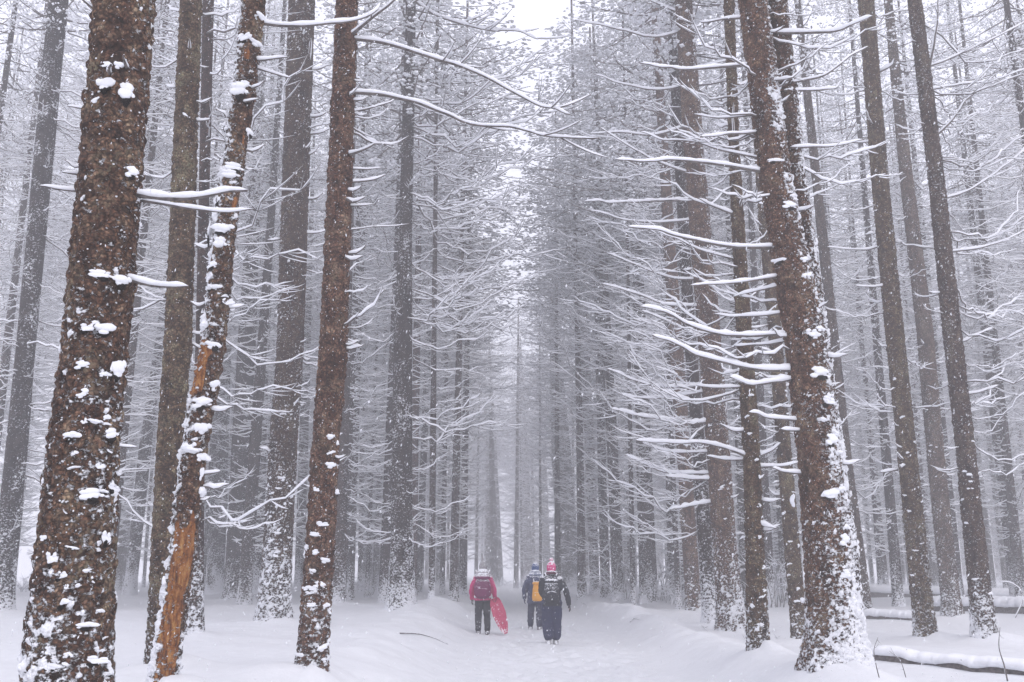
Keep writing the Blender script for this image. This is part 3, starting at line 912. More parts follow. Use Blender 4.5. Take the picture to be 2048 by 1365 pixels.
# boughs that can be followed by eye: tree, sight lines, half thickness of wood, snow height (both in px), metres nearer (-) or farther (+)
HB = [
 ('T1', [(262, 385), (330, 398), (400, 393), (455, 382), (496, 379)], 5.5, 15, -.25), ('T1', [(322, 401), (380, 416), (440, 424), (502, 424)], 3.2, 9, -.35),
 ('T1', [(250, 552), (300, 570), (340, 570), (374, 566)], 4.5, 13, -.3), ('T1', [(160, 384), (120, 380), (78, 373)], 3, 9, -.1), ('T1', [(172, 352), (145, 346), (120, 338)], 3, 10, -.1),
 ('T1', [(180, 222), (155, 216), (128, 212)], 2.6, 8, .1), ('T1', [(200, 195), (185, 187), (166, 178)], 3, 10, -.15), ('T1', [(212, 40), (192, 20), (165, -8)], 4, 5, -.1),
 ('T1', [(230, 890), (250, 893), (272, 893)], 2, 6, .1), ('T1', [(226, 170), (222, 150), (221, 128)], 5, 6, -.35), ('T1', [(258, 155), (254, 135), (248, 112)], 5, 6, -.3),
 ('T13', [(700, 78), (760, 85), (830, 105), (900, 128), (960, 150), (1040, 190), (1090, 215), (1140, 228)], 3.6, 8, -.8), ('T13', [(700, 185), (760, 190), (830, 205), (890, 228), (950, 250), (1030, 255), (1080, 270), (1200, 277)], 3.6, 7.5, -.6),
 ('T13', [(692, 80), (740, 40), (795, -6)], 4, 6, -.5), ('T13', [(700, 226), (745, 215), (790, 200)], 2.6, 5, .5), ('T13', [(694, 312), (720, 303), (747, 288)], 3.5, 7, -.4), ('T13', [(694, 338), (730, 338), (762, 335)], 2, 5, .3),
 ('T13', [(692, 366), (740, 362), (768, 350)], 2.6, 6, .2), ('T13', [(690, 413), (720, 412), (752, 409)], 2.2, 6, 0), ('T13', [(688, 462), (740, 455), (820, 450)], 1.6, 3, .4),
 ('T17', [(820, -4), (870, 30), (930, 50), (985, 62), (1030, 62), (1075, 78)], 2.6, 7, -1.2), ('T17', [(815, 205), (860, 222), (905, 240)], 1.6, 3.5, -.6),
 ('T6', [(510, 44), (560, 52), (620, 52), (680, 46), (740, 28), (762, 8)], 3.6, 11, .3), ('T6', [(505, 120), (535, 122), (572, 117)], 3, 9, -.1), ('T6', [(508, 133), (548, 148), (582, 158)], 2.4, 8, .1), ('T6', [(466, 205), (490, 205), (515, 200)], 2.5, 7, -.2), ('T6', [(405, 605), (395, 612), (376, 604)], 3, 8, -.1), ('T6', [(408, 950), (425, 947), (446, 943)], 3, 9, 0), ('T6', [(440, 612), (465, 616), (485, 610)], 2.5, 9, .1),
 ('T11', [(618, 140), (619, 110), (621, 76)], 3, 6, -.4), ('T11', [(618, 142), (640, 138), (662, 128)], 2.4, 6, .1), ('T11', [(612, 235), (635, 235), (652, 228)], 3, 8, -.1), ('T11', [(616, 270), (640, 266), (660, 256)], 2.4, 6, .2), ('T11', [(606, 400), (630, 397), (646, 386)], 2.4, 6, 0), ('T11', [(605, 467), (632, 466), (650, 461)], 2, 6, 0),
 ('T5', [(380, 108), (379, 95), (380, 76)], 3, 5, -.3), ('T5', [(352, 208), (365, 225), (378, 232)], 2.4, 6, -.2), ('T5', [(392, 242), (405, 243), (424, 241)], 2.5, 7, 0),
 ('T36', [(1540, 495), (1480, 495), (1430, 490), (1370, 475), (1320, 462), (1255, 455)], 3.6, 9, -1.0), ('T36', [(1545, 553), (1500, 562), (1440, 568), (1380, 570)], 3, 8, -.6), ('T36', [(1550, 570), (1510, 584), (1468, 592)], 2.6, 8, .3),
 ('T36', [(1560, 626), (1500, 632), (1428, 630)], 3, 8, .3), ('T36', [(1566, 668), (1500, 672), (1440, 668), (1380, 650), (1330, 625), (1283, 615)], 3.6, 10, -.8), ('T36', [(1570, 680), (1520, 690), (1470, 690)], 2.6, 7, .4),
 ('T36', [(1580, 741), (1520, 740), (1460, 728), (1400, 712), (1350, 690), (1308, 670)], 4, 11, -.9), ('T36', [(1582, 758), (1540, 765), (1500, 768), (1458, 754)], 3.6, 13, -.4), ('T36', [(1595, 843), (1540, 836), (1498, 825)], 3, 9, -.4),
 ('T36', [(1606, 863), (1585, 862), (1560, 859)], 3, 9, -.3), ('T36', [(1604, 948), (1570, 945), (1548, 935)], 3, 9, -.3), ('T36', [(1520, 345), (1440, 330), (1370, 322), (1300, 322), (1228, 320)], 3.4, 8, -.8),
 ('T36', [(1506, 265), (1450, 270), (1398, 273)], 2.6, 7, -.5), ('T36', [(1500, 230), (1440, 236), (1388, 228)], 2.4, 6, .3), ('T36', [(1490, 130), (1430, 135), (1370, 140), (1330, 135), (1280, 128)], 3, 7, -.6), ('T36', [(1488, 35), (1440, 40), (1398, 46)], 2.8, 6, .2),
 ('T36', [(1512, 318), (1440, 300), (1390, 285), (1330, 280), (1280, 262)], 2.4, 5, .6), ('T36', [(1580, 67), (1660, 64), (1700, 52), (1742, 35)], 3.2, 9, -.4), ('T36', [(1592, 170), (1650, 150), (1700, 112), (1735, 96)], 2.6, 5, .4), ('T36', [(1595, 182), (1650, 180), (1685, 165)], 2.4, 7, .2),
 ('T36', [(1605, 296), (1660, 292), (1722, 281)], 2.4, 7, 0), ('T36', [(1590, 425), (1612, 420), (1628, 414)], 2.8, 8, -.2), ('T36', [(1535, 165), (1560, 160), (1585, 155)], 3, 8, -.4),
 ('T34', [(1492, 861), (1470, 862), (1444, 851)], 3, 10, -.2), ('T34', [(1496, 915), (1449, 897), (1397, 886), (1330, 888), (1274, 881)], 3, 9, -.5), ('T34', [(1492, 920), (1450, 920), (1414, 914)], 2.6, 8, .2), ('T34', [(1505, 917), (1541, 903), (1560, 887)], 2.8, 9, -.1), ('T34', [(1510, 934), (1556, 933), (1596, 923)], 2.8, 8, 0), ('T34', [(1500, 1038), (1525, 1050), (1550, 1055)], 2.8, 10, -.2), ('T34', [(1480, 775), (1428, 776), (1390, 770)], 2.5, 7, .2), ('T34', [(1460, 519), (1400, 500), (1351, 477), (1298, 456)], 2, 5, .4), ('T34', [(1485, 655), (1510, 655), (1535, 648)], 2, 5, 0), ('T34', [(1466, 430), (1430, 415), (1395, 400)], 2.6, 7, -.3), ('T34', [(1472, 430), (1485, 400), (1500, 365)], 2.4, 5, -.3), ('T34', [(1470, 325), (1466, 260), (1468, 205)], 2, 4, -.2),
 ('T33', [(1425, 842), (1377, 848), (1331, 840), (1280, 832), (1222, 818)], 3, 9, -.5), ('T33', [(1410, 783), (1351, 793), (1300, 798), (1243, 790)], 2.6, 7, .3), ('T33', [(1408, 772), (1350, 775), (1290, 768), (1213, 738)], 2.6, 7, -.4), ('T33', [(1425, 960), (1372, 957), (1334, 951)], 3, 9, -.2), ('T33', [(1418, 948), (1346, 947), (1300, 934), (1250, 910)], 2.6, 8, .3), ('T33', [(1415, 1005), (1372, 1014), (1339, 1021)], 2.6, 9, -.1), ('T33', [(1410, 905), (1341, 904), (1285, 886)], 2.4, 7, .4),
 ('T33', [(1405, 614), (1331, 610), (1280, 590), (1203, 568)], 2.6, 7, -.4), ('T33', [(1420, 682), (1387, 668), (1331, 641), (1285, 620)], 2.4, 6, -.5), ('T33', [(1398, 560), (1340, 556), (1270, 530), (1215, 508)], 2.4, 6, .3), ('T33', [(1390, 400), (1320, 402), (1250, 405), (1170, 403)], 2.6, 7, -.4), ('T33', [(1395, 440), (1320, 445), (1250, 440), (1180, 420)], 2.2, 5, .5), ('T33', [(1388, 350), (1330, 330), (1270, 300), (1200, 255)], 2, 5, -.6), ('T33', [(1378, 250), (1310, 270), (1240, 265), (1180, 268)], 2.4, 6, -.3), ('T33', [(1375, 170), (1320, 180), (1260, 172), (1190, 150)], 2.2, 6, .3), ('T33', [(1370, 60), (1310, 75), (1240, 60), (1150, 40)], 2.2, 6, -.4), ('T33', [(1365, 30), (1320, 10), (1280, -10)], 2.2, 6, .4), ('T33', [(1380, 140), (1420, 130), (1465, 120)], 2.2, 6, .2),
 ('T43', [(1876, 274), (1905, 240), (1935, 200), (1990, 150)], 2.4, 5, -.3), ('T43', [(1900, 505), (1960, 496), (2010, 480), (2060, 455)], 2, 5, .2), ('T43', [(1868, 135), (1872, 70), (1879, -5)], 2.4, 5, -.5), ('T43', [(1912, 690), (1945, 675), (1985, 655)], 2.2, 6, 0), ('T43', [(1925, 790), (1960, 785), (1996, 770)], 2.2, 6, 0), ('T43', [(1858, 135), (1900, 118), (1960, 90), (2050, 45)], 2, 5, .3), ('T43', [(1864, 180), (1920, 170), (1990, 160), (2060, 135)], 1.8, 5, .5), ('T43', [(1885, 400), (1940, 380), (2000, 340), (2060, 290)], 2, 5, .4),
 ('T41', [(1745, 280), (1757, 330), (1752, 345)], 2.2, 5, -.2), ('T41', [(1755, 282), (1718, 286), (1655, 283)], 2, 5, .3), ('T41', [(1775, 490), (1725, 500), (1655, 496)], 2, 6, .3), ('T41', [(1782, 940), (1768, 945), (1760, 944)], 2, 6, 0), ('T41', [(1768, 145), (1785, 130), (1792, 118)], 2.4, 7, -.1), ('T41', [(1788, 570), (1745, 575), (1712, 570)], 2, 6, -.1),
]
for key, pts, r_, th_, dy in HB:
    hero_branch(TREES[key], pts, r_, th_, dy, forks=key in ('T13', 'T17', 'T43'))

# smaller boughs of the close trees
populate(TREES['T31'], 60, 2, 13, BR_MID + BR_SHORT, PI, 1.5)
populate(TREES['T33'], 52, 3.5, 13, BR_LONG, PI, 1.1, .7, 1.1)
populate(TREES['T33'], 14, 2.5, 11, BR_SHORT, 0, 1.4)
populate(TREES['T34'], 44, 2.5, 11, BR_MID + BR_SHORT, None)
populate(TREES['T35'], 44, 3, 10, BR_MID + BR_SHORT, None)
populate(TREES['T36'], 18, 5, 11, BR_SHORT, None)
populate(TREES['T36'], 16, 3.5, 11, BR_MID, PI, .8)
populate(TREES['T36'], 12, 5, 11, BR_MID, 0, .8)
populate(TREES['T38'], 40, 3, 13, BR_MID, 0, 1.5)
populate(TREES['T41'], 44, 3, 13, BR_MID + BR_SHORT, None)
populate(TREES['T42'], 46, 3, 14, BR_MID, None)
populate(TREES['T43'], 40, 3, 13, BR_LONG, 0, 1.0, .7, 1.1)
populate(TREES['T43'], 16, 3, 12, BR_SHORT, PI, 1.2)
populate(TREES['T11'], 16, 4.5, 11, BR_SHORT + BR_MID, 0, 1.5)
populate(TREES['T13'], 14, 3.5, 9, BR_SHORT, 0, 1.2)
populate(TREES['T5'], 10, 4, 9, BR_SHORT, None)

# ------------------------------------------------------------------ the rows farther back
FT = []
for i in range(5):
    C = np.array([(0, 0, -.4), (.02, 0, 6), (-.03 + .02 * i, 0, 13), (0, 0, 28.5)]); r0 = .12 + .028 * i
    FT.append((trunk_mesh('trunk', C, np.array([r0, r0 * .84, r0 * .62, .04]), .45, 10, 90 + i, .17, None, 0, .25, None, None, 1.0, M_BARK_FAR), C, r0))
occ = np.array(OCC)
far = []
tries = 0
while len(far) < 232 and tries < 60000:
    tries += 1
    y = 24 + 74 * R.random() ** .9
    x = R.uniform(-.60, .62) * y
    if x < -31: continue
    c = float(path_c(y))
    hw = float(np.interp(y, [24, 38, 55, 70, 92], [3.4, 2.5, 2.1, 1.8, 1.5]))
    if y < 92 and abs(x - c) < hw: continue
    if y > 40 and abs(x - c) < 3.6 and R.random() < (.6 if y < 58 else .85): continue
    d2 = np.min((occ[:, 0] - x) ** 2 + (occ[:, 1] - y) ** 2)
    if d2 < 2.0 ** 2: continue
    px = project(np.array([x, y, 1.5]))[0]
    if (248 < px < 284 or 708 < px < 726 or 1490 < px < 1500) and y < 78: continue
    if y < 34 and (x < -11 or x > 12) is False: continue
    if y > 40 and 0 < x - c < 7.5 and R.random() < .72: continue
    far.append((x, y))
    occ = np.vstack([occ, [x, y]])
for xo, yo in ((-2.75, 39.5), (2.55, 43.0), (-2.6, 47.5)):
    far.append((float(path_c(yo)) + xo, yo))
for k in range(18):
    far.append((R.uniform(-13, 12), 96 + 2.3 * k))
ANCH = [(-400, 'the left border'), (133, 'the broadest trunk'), (330, 'the orange-patched trunk'), (545, 'the thick snow-flecked trunk'), (630, 'the snow-ringed trunk'), (803, 'the split-footed trunk'), (965, 'the magenta walker'), (1104, 'the pink-hatted walker'), (1237, 'the largest shrub'), (1298, 'the tall flecked-foot trunk'), (1455, 'the stout many-boughed trunk'), (1660, 'the twin-stemmed tree'), (1835, 'the olive log-side trunk'), (1950, 'the dark log-side trunk'), (2500, 'the right border')]
seen_gap = set()
def gap_of(r, x, y):
    px = float(project(np.array([x, y, 1.4]))[0])
    i = max(k for k, (p, _) in enumerate(ANCH[:-1]) if p <= px or k == 0)
    a, b = ANCH[i][1], ANCH[i + 1][1]
    first = i not in seen_gap
    seen_gap.add(i)
    lab = f"{'frontmost hazy' if first else 'hazy'} back-row spruce rooted between {a} and {b}"
    tag(r, lab, 'tree', f'back row spruces between {a} and {b}')
for x, y in sorted(far, key=lambda q: q[1]):
    z = float(land(np.array([x]), np.array([y]), False)[0])
    left = x < path_c(y)
    r = bpy.data.objects.new('spruce_tree', None)
    COL.objects.link(r)
    r.location = (x, y, z); r.rotation_euler = (R.uniform(-.012, .012), R.uniform(-.012, .012), 0)
    s = R.uniform(.85, 1.15)
    gap_of(r, x, y)
    me, C, r0 = FT[R.randrange(5)]
    t = add('trunk', me, r, (0, 0, 0), (0, 0, R.uniform(0, 6.28)), (s, s, 1))
    v = R.uniform(.55, .9); t.color = (v, v * .92, v * R.uniform(.88, 1.05), 1)
    b = add('branches', R.choice(FARBR), r, (0, 0, 0), (0, 0, R.uniform(0, 6.28)), (R.uniform(.85, 1.15),) * 2 + (R.uniform(.95, 1.08),)); b['kind'] = 'stuff'
    wk = 2.0 if abs(x - path_c(y)) < 4.8 and 34 < y < 54 else 1.5 if abs(x - path_c(y)) < 4.8 else 1.3 if abs(x - path_c(y)) < 7.5 else 1.0
    k = add('crown', R.choice(FCROWNS), r, (0, 0, R.uniform(14.8, 17.5) - (1.0 if wk > 1 else 0)), (0, 0, R.uniform(0, 6.28)), (wk, wk, R.uniform(.95, 1.1) * (1.15 if wk > 1 else 1))); k['kind'] = 'stuff'

# ------------------------------------------------------------------ ground and path
def axis(lo, hi, fine_lo, fine_hi, st, grow):
    a = list(np.arange(fine_lo, fine_hi, st))
    s, v = st, fine_hi
    while v < hi: a.append(v); s *= grow; v += s
    a.append(hi)
    s, v = st * grow, fine_lo - st * grow
    while v > lo: a.insert(0, v); s *= grow; v -= s
    a.insert(0, lo)
    return np.array(a)
gx = axis(-260, 260, -5.5, 6.5, .055, 1.055)
gy = axis(-12, 330, 6, 26, .075, 1.028)
X, Y = np.meshgrid(gx, gy)
Z = land(X, Y)
for hx, hy, hr, hh in HUMPS:
    d = np.hypot(X - hx, Y - hy)
    Z += hh * np.exp(-(d / (hr * 1.7)) ** 2) * (1 + .8 * (X > hx))
# footprints along the trodden path
Rf = random.Random(5)
for lane, ph in ((-.55, 0), (.35, .3), (.95, .55)):
    yy = 7.0
    k = 0
    while yy < 60:
        fx = path_c(yy) + lane + (.12 if k % 2 else -.12) + Rf.uniform(-.08, .08)
        m = (np.abs(X - fx) < .5) & (np.abs(Y - yy) < .6)
        e = np.sqrt(((X[m] - fx) / .10) ** 2 + ((Y[m] - yy) / .19) ** 2)
        Z[m] += -.055 * np.exp(-e ** 2.4) + .018 * np.exp(-((e - 1.35) / .35) ** 2)
        yy += Rf.uniform(.45, .75); k += 1
ny, nx = X.shape
idx = np.arange(ny * nx).reshape(ny, nx)
Fq = np.stack([idx[:-1, :-1], idx[:-1, 1:], idx[1:, 1:], idx[1:, :-1]], -1)
xm = (X[:-1, :-1] + X[1:, 1:]) / 2; ym = (Y[:-1, :-1] + Y[1:, 1:]) / 2
onp = np.abs(xm - path_c(ym)) < 1.4 + .35 * (vnoise(np.stack([xm.ravel() * .4, ym.ravel() * .5, xm.ravel() * 0], 1), 4).reshape(xm.shape) - .5)
V = np.stack([X, Y, Z], -1).reshape(-1, 3)
def sub(mask):
    f = Fq[mask].reshape(-1, 4)
    u, inv = np.unique(f, return_inverse=True)
    return V[u], inv.reshape(-1, 4)
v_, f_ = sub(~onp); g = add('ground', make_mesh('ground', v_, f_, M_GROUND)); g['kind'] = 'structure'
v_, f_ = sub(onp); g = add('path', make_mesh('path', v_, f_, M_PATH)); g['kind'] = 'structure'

# ------------------------------------------------------------------ logs, brush and twigs lying in the snow
def gz(x, y): return float(land(np.array([x]), np.array([y]))[0])

def log_thing(a, b, r0, r1, th, label, seed, lift=.0, group='snow-covered logs behind the right-hand trees'):
    A, B = ground_hit(*a), ground_hit(*b)
    A, B = np.array(A), np.array(B)
    n = 60
    t = np.linspace(0, 1, n)[:, None]
    sp = A + (B - A) * t
    rad = np.linspace(r0, r1, n)
    zs = np.array([gz(p[0], p[1]) for p in sp])
    zl = np.polyval(np.polyfit(t[:, 0], zs, 1), t[:, 0])
    sp[:, 2] = zl - rad * .15 + lift * .5 + .05 * (vnoise(np.stack([t[:, 0] * 9, t[:, 0] * 0 + seed, t[:, 0] * 0], 1), 2) - .5)
    o = A.copy(); o[2] = zl[0]
    root = bpy.data.objects.new('fallen_log', None); COL.objects.link(root); root.location = o
    tag(root, label, 'log', group)
    sp = sp - o
    V, F = tube(sp, rad, 12)
    V = V + (fbm(V * 9, 2, seed)[:, None] - .5) * .03
    add('trunk', make_mesh('trunk', V, F, M_TWIG), root)
    V, F = snow_on(sp, rad * 1.25, th, seed, PROF, .16)
    add('snow_cover', make_mesh('snow_cover', V, F, M_SNOW), root)
    for k in range(3):
        i = R.randrange(8, n - 8)
        q = add('branch_stub', R.choice(STUBS), root, sp[i] + np.array([0, -rad[i] * .5, rad[i] * .6]), (0, -R.uniform(.3, 1.2), R.uniform(-2.6, -.5)), R.uniform(.6, 1.1))
    return root
log_thing((1735, 1318), (2090, 1356), .09, .11, .10, 'long snow-covered log nearest the path, lying right of the twin-stemmed tree', 3)
log_thing((1725, 1196), (2120, 1204), .26, .30, .32, 'farthest and thickest snow-covered log, topmost behind the three right-hand trunks', 5, .1)
log_thing((1840, 1222), (2130, 1232), .24, .30, .24, 'middle snow-covered log with dark underside showing at the right border', 7, .06)
log_thing((1735, 1238), (1838, 1242), .12, .12, .16, 'short snowed-in log end beside the thin dark trunk', 9)

def stem_mesh(sp, r0, th, seed, twigs, tl):
    rr = random.Random(seed)
    n = len(sp)
    rad = np.linspace(r0, r0 * .3, n)
    mb = MB()
    mb.put(*tube(sp, rad, 5), 0)
    mb.put(*snow_on(sp, rad, th, seed, PROF5), 1)
    for q in side_twigs(rr, sp, twigs, tl * .4, tl):
        q[:, 2] += rr.uniform(-.25, .35) * tl * np.linspace(0, 1, len(q))
        mb.put(*tube(q, np.linspace(r0 * .45, r0 * .2, len(q)), 3), 0)
        mb.put(*snow_on(q, np.linspace(r0 * .45, r0 * .2, len(q)), th * .8, seed + 1, PROF5), 1)
    return mb.mesh('stem', [M_TWIG, M_SNOW])

def shrub(px, py, n, h, spread, label, seed):
    x, y, z = ground_hit(px, py)
    rr = random.Random(seed)
    root = bpy.data.objects.new('snowy_shrub', None); COL.objects.link(root); root.location = (x, y, z)
    tag(root, label, 'shrub', 'snow-bowed shrubs between the trunks')
    for i in range(n):
        az = rr.uniform(0, 2 * PI); hh = h * rr.uniform(.45, 1); sp_ = spread * rr.uniform(.5, 1.1)
        b = np.array([rr.uniform(-.3, .3), rr.uniform(-.3, .3), -.15])
        t = np.linspace(0, 1, 11)
        prof = np.sin(t * PI * rr.uniform(.55, .85))
        out = np.array([math.cos(az), math.sin(az), 0])
        sp = b + out * (sp_ * t ** 1.3)[:, None] + np.array([0, 0, 1.0]) * (hh * prof)[:, None]
        sp = sp + (np.random.default_rng(seed + i).random((11, 3)) - .5) * .05
        add('stem', stem_mesh(sp, .014, .035, seed * 10 + i, 11, .6), root)
shrub(1240, 1200, 15, 2.1, 1.5, 'largest snow-bowed shrub, around the slim trunk right of the walkers', 21)
shrub(1320, 1204, 9, 1.7, 1.2, 'snow-bowed shrub right of the tall trunk with snow-flecked foot', 22)
shrub(1165, 1184, 10, 1.7, 1.0, 'twiggy snow-bowed shrub just right of the broad dark trunk, near the pink hat', 23)
shrub(1548, 1215, 14, 1.7, 1.2, 'snowy shrub between the slim olive trunk and the twin-stemmed tree', 24)
shrub(748, 1190, 11, 1.2, 1.2, 'low snow-bowed shrub left of the split-footed dark trunk', 25)
shrub(45, 1184, 10, .9, 1.3, 'low snow-bowed brush at the left border beyond the broadest trunk', 26)
shrub(500, 1198, 8, .9, .9, 'low brush at the foot of the snow-tufted dark trunk', 27)
shrub(1350, 1210, 8, 1.0, .8, 'small brush left of the slim reddish trunk', 28)
shrub(1010, 1172, 8, .9, 1.2, 'low pale brush in the haze where the path ends', 29)

def sapling(pts, r0, th, name, label, cat, group, ground=False, dy=0.0):
    x, y, z = ground_hit(*pts[0])
    if ground:
        P = []
        for px, py in pts:
            q = ground_hit(px, py); P.append((q[0], q[1], gz(q[0], q[1]) + r0 * .9 + .012))
        P = np.array(P)
    else:
        P = np.array([at_depth(px, py, y + dy * i / len(pts)) for i, (px, py) in enumerate(pts)])
        P[0, 2] -= .05
    sp = smooth_line(P, 18)
    o = P[0].copy()
    sp = sp - o
    seed = int(pts[0][0])
    me = stem_mesh(sp, r0, th, seed, 3, .22 if not ground else .16)
    ob = add(name, me, None, o)
    tag(ob, label, cat, group)
SG, TG = 'bent saplings among the right-hand trees', 'twigs sticking out of the snow'
sapling([(2028, 1236), (2044, 1205), (2040, 1180), (2020, 1166), (1998, 1164)], .016, .03, 'bent_sapling', 'arched sapling bowed down by the right border above the logs', 'sapling', SG)
sapling([(1806, 1205), (1802, 1160), (1788, 1115), (1762, 1092), (1735, 1082)], .014, .03, 'bent_sapling', 'thin sapling arching over before the dark blue pair of trunks', 'sapling', SG)
sapling([(2016, 1362), (2008, 1330), (1998, 1295), (2000, 1255)], .009, .006, 'bent_sapling', 'thin bare sapling stem rising before the nearest log, by the dark trunk with rising boughs', 'sapling', SG)
sapling([(1762, 1362), (1752, 1330), (1748, 1300), (1756, 1275)], .006, .004, 'bent_sapling', 'thin bare stem beside the flared foot of the twin-stemmed tree', 'sapling', SG)
sapling([(1815, 1362), (1806, 1335), (1798, 1318), (1778, 1302)], .005, .004, 'bent_sapling', 'short bare stem bending left in front of the nearest log', 'sapling', SG)
sapling([(800, 1271), (835, 1271), (868, 1281), (896, 1293)], .011, .008, 'fallen_twig', 'longest dry twig lying on the left snowbank', 'twig', TG, True)
sapling([(1163, 1208), (1172, 1212), (1178, 1219)], .010, .01, 'fallen_twig', 'small dry twig on the snowbank just right of the walkers', 'twig', TG, True)
sapling([(1260, 1246), (1268, 1240), (1280, 1243)], .009, .01, 'fallen_twig', 'small forked twig on the snow below the tall snow-flecked trunk', 'twig', TG, True)
sapling([(1398, 1252), (1408, 1258), (1415, 1266)], .009, .006, 'fallen_twig', 'little twig at the foot of the dark wedged trunk', 'twig', TG, True)
sapling([(1546, 1265), (1556, 1280), (1566, 1292)], .007, .005, 'fallen_twig', 'thin twig in the snow right of the slim olive trunk', 'twig', TG, True)
sapling([(1475, 1262), (1488, 1276), (1492, 1290)], .006, .005, 'fallen_twig', 'thin twig in the snow left of the slim olive trunk', 'twig', TG, True)

# ------------------------------------------------------------------ people
def cloth(name, col, snow=.25, scale=60, col2=None, rough=.85):
    """woven cloth dusted with fresh snow on whatever faces up"""
    m, n, ns, ls, b = mat(name)
    tc = ns.new('ShaderNodeTexCoord')
    g = ns.new('ShaderNodeNewGeometry')
    sx = ns.new('ShaderNodeSeparateXYZ'); ls.new(g.outputs['Normal'], sx.inputs[0])
    n0 = noise_node(ns, ls, tc.outputs['Object'], 9, 4)
    c = mixc(ns, ls, n0.outputs[0], tuple(x * .7 for x in col), col2 or tuple(min(1, x * 1.3) for x in col))
    mp = ns.new('ShaderNodeMapping'); mp.inputs['Scale'].default_value = (1, 1, .5); mp.inputs['Rotation'].default_value = (0, .5, 0)
    ls.new(tc.outputs['Object'], mp.inputs[0])
    n1 = noise_node(ns, ls, mp.outputs[0], scale, 3, .6)
    t = mth(ns, ls, 'ADD', n1.outputs[0], mth(ns, ls, 'MULTIPLY', sx.outputs[2], .38))
    f = maprange(ns, ls, t, .80 - snow * .6, .86 - snow * .6)
    ls.new(mixc(ns, ls, f, c, SNOW_COL), b.inputs['Base Color'])
    b.inputs['Roughness'].default_value = rough
    b.inputs['Specular IOR Level'].default_value = .2
    bp = ns.new('ShaderNodeBump'); bp.inputs['Strength'].default_value = .4; bp.inputs['Distance'].default_value = .01
    ls.new(n0.outputs[0], bp.inputs['Height']); ls.new(bp.outputs[0], b.inputs['Normal'])
    return m

def skin_mat():
    m, n, ns, ls, b = mat('skin')
    tc = ns.new('ShaderNodeTexCoord')
    n0 = noise_node(ns, ls, tc.outputs['Object'], 25, 3)
    ls.new(mixc(ns, ls, n0.outputs[0], (.50, .27, .20), (.62, .37, .29)), b.inputs['Base Color'])
    b.inputs['Roughness'].default_value = .55
    return m
M_SKIN = skin_mat()

def loft(rings, k=18):
    """rings of (cx, cy, cz, rx, ry)"""
    a = np.arange(k) / k * 2 * PI
    V = []
    for cx, cy, cz, rx, ry in rings:
        c, s = np.cos(a), np.sin(a)
        V.append(np.stack([cx + rx * np.sign(c) * np.abs(c) ** .85, cy + ry * np.sign(s) * np.abs(s) ** .85, np.full(k, cz)], 1))
    return np.concatenate(V), grid_faces(len(rings), k)

def ball(c, r, k=12, n=9):
    r = np.array(r if hasattr(r, '__len__') else (r, r, r), float)
    V = []
    for i in range(n):
        th = .02 + (PI - .04) * i / (n - 1)
        for j in range(k):
            ph = 2 * PI * j / k
            V.append((math.sin(th) * math.cos(ph), math.sin(th) * math.sin(ph), math.cos(th)))
    return np.array(V) * r + np.array(c), grid_faces(n, k)

def limb(pts, radii, k=12, n=14):
    sp = smooth_line(pts, n)
    t = np.linspace(0, 1, n); rr = np.interp(t, np.linspace(0, 1, len(radii)), radii)
    a = [tube(sp, rr, k), ball(sp[0], rr[0]), ball(sp[-1], rr[-1])]
    return a

def fuse(name, pieces, voxel, m, smooth=3, wrinkle=0.0):
    mb = MB()
    for V, F in pieces: mb.put(V, F)
    me = mb.mesh(name, m)
    o = bpy.data.objects.new(name, me); COL.objects.link(o)
    md = o.modifiers.new('r', 'REMESH'); md.mode = 'VOXEL'; md.voxel_size = voxel
    s = o.modifiers.new('s', 'SMOOTH'); s.iterations = smooth; s.factor = .5
    dg = bpy.context.evaluated_depsgraph_get()
    out = bpy.data.meshes.new_from_object(o.evaluated_get(dg))
    bpy.data.objects.remove(o); bpy.data.meshes.remove(me)
    out.name = name
    n = len(out.vertices)
    co = np.empty(n * 3); out.vertices.foreach_get('co', co); co = co.reshape(-1, 3)
    if wrinkle:
        nr = np.empty(n * 3); out.vertices.foreach_get('normal', nr); nr = nr.reshape(-1, 3)
        w_ = fbm(co * np.array([9, 9, 16]), 3, 8) - .5
        co = co + nr * (w_ * wrinkle)[:, None]
        out.vertices.foreach_set('co', co.ravel())
    out.polygons.foreach_set('use_smooth', np.ones(len(out.polygons), dtype=bool))
    out.materials.clear(); out.materials.append(m)
    out.update()
    return out

def glove_pieces(wr, d, side, r=1.0, curl=.5):
    """palm, four fingers of different length and a thumb, from the wrist along d; side = +1 right hand"""
    d = np.array(d, float); d /= np.linalg.norm(d)
    wr = np.array(wr, float)
    fw = np.array([0, 1.0, 0]); fw -= d * fw.dot(d); fw /= np.linalg.norm(fw)      # thumb side points forward
    inn = np.cross(d, fw) * side
    if inn[0] * side > 0: inn = -inn
    P = []
    P += [tube(np.array([wr - d * .05, wr, wr + d * .03]), np.array([.038, .036, .038]) * r, 10)]
    for i in range(4):
        o = (i - 1.5) * .021 * r
        a = wr + d * .01 + fw * o * .8
        b = wr + d * .095 * r + fw * o
        P += limb([a, (a + b) / 2, b], [.019 * r, .020 * r, .016 * r], 8, 6)
        L = (.062, .074, .080, .070)[i] * r
        m1 = b + d * L * .5 + inn * L * .16 * curl
        tip = b + d * L * (.96 - .25 * curl) + inn * L * .62 * curl
        P += limb([b, m1, tip], [.0135 * r, .0125 * r, .0105 * r], 8, 7)
    a = wr + d * .03 + fw * .03
    P += limb([a, a + d * .035 + fw * .028 + inn * .01, a + d * .075 + fw * .036 + inn * .026], [.018 * r, .0145 * r, .012 * r], 8, 7)
    return P

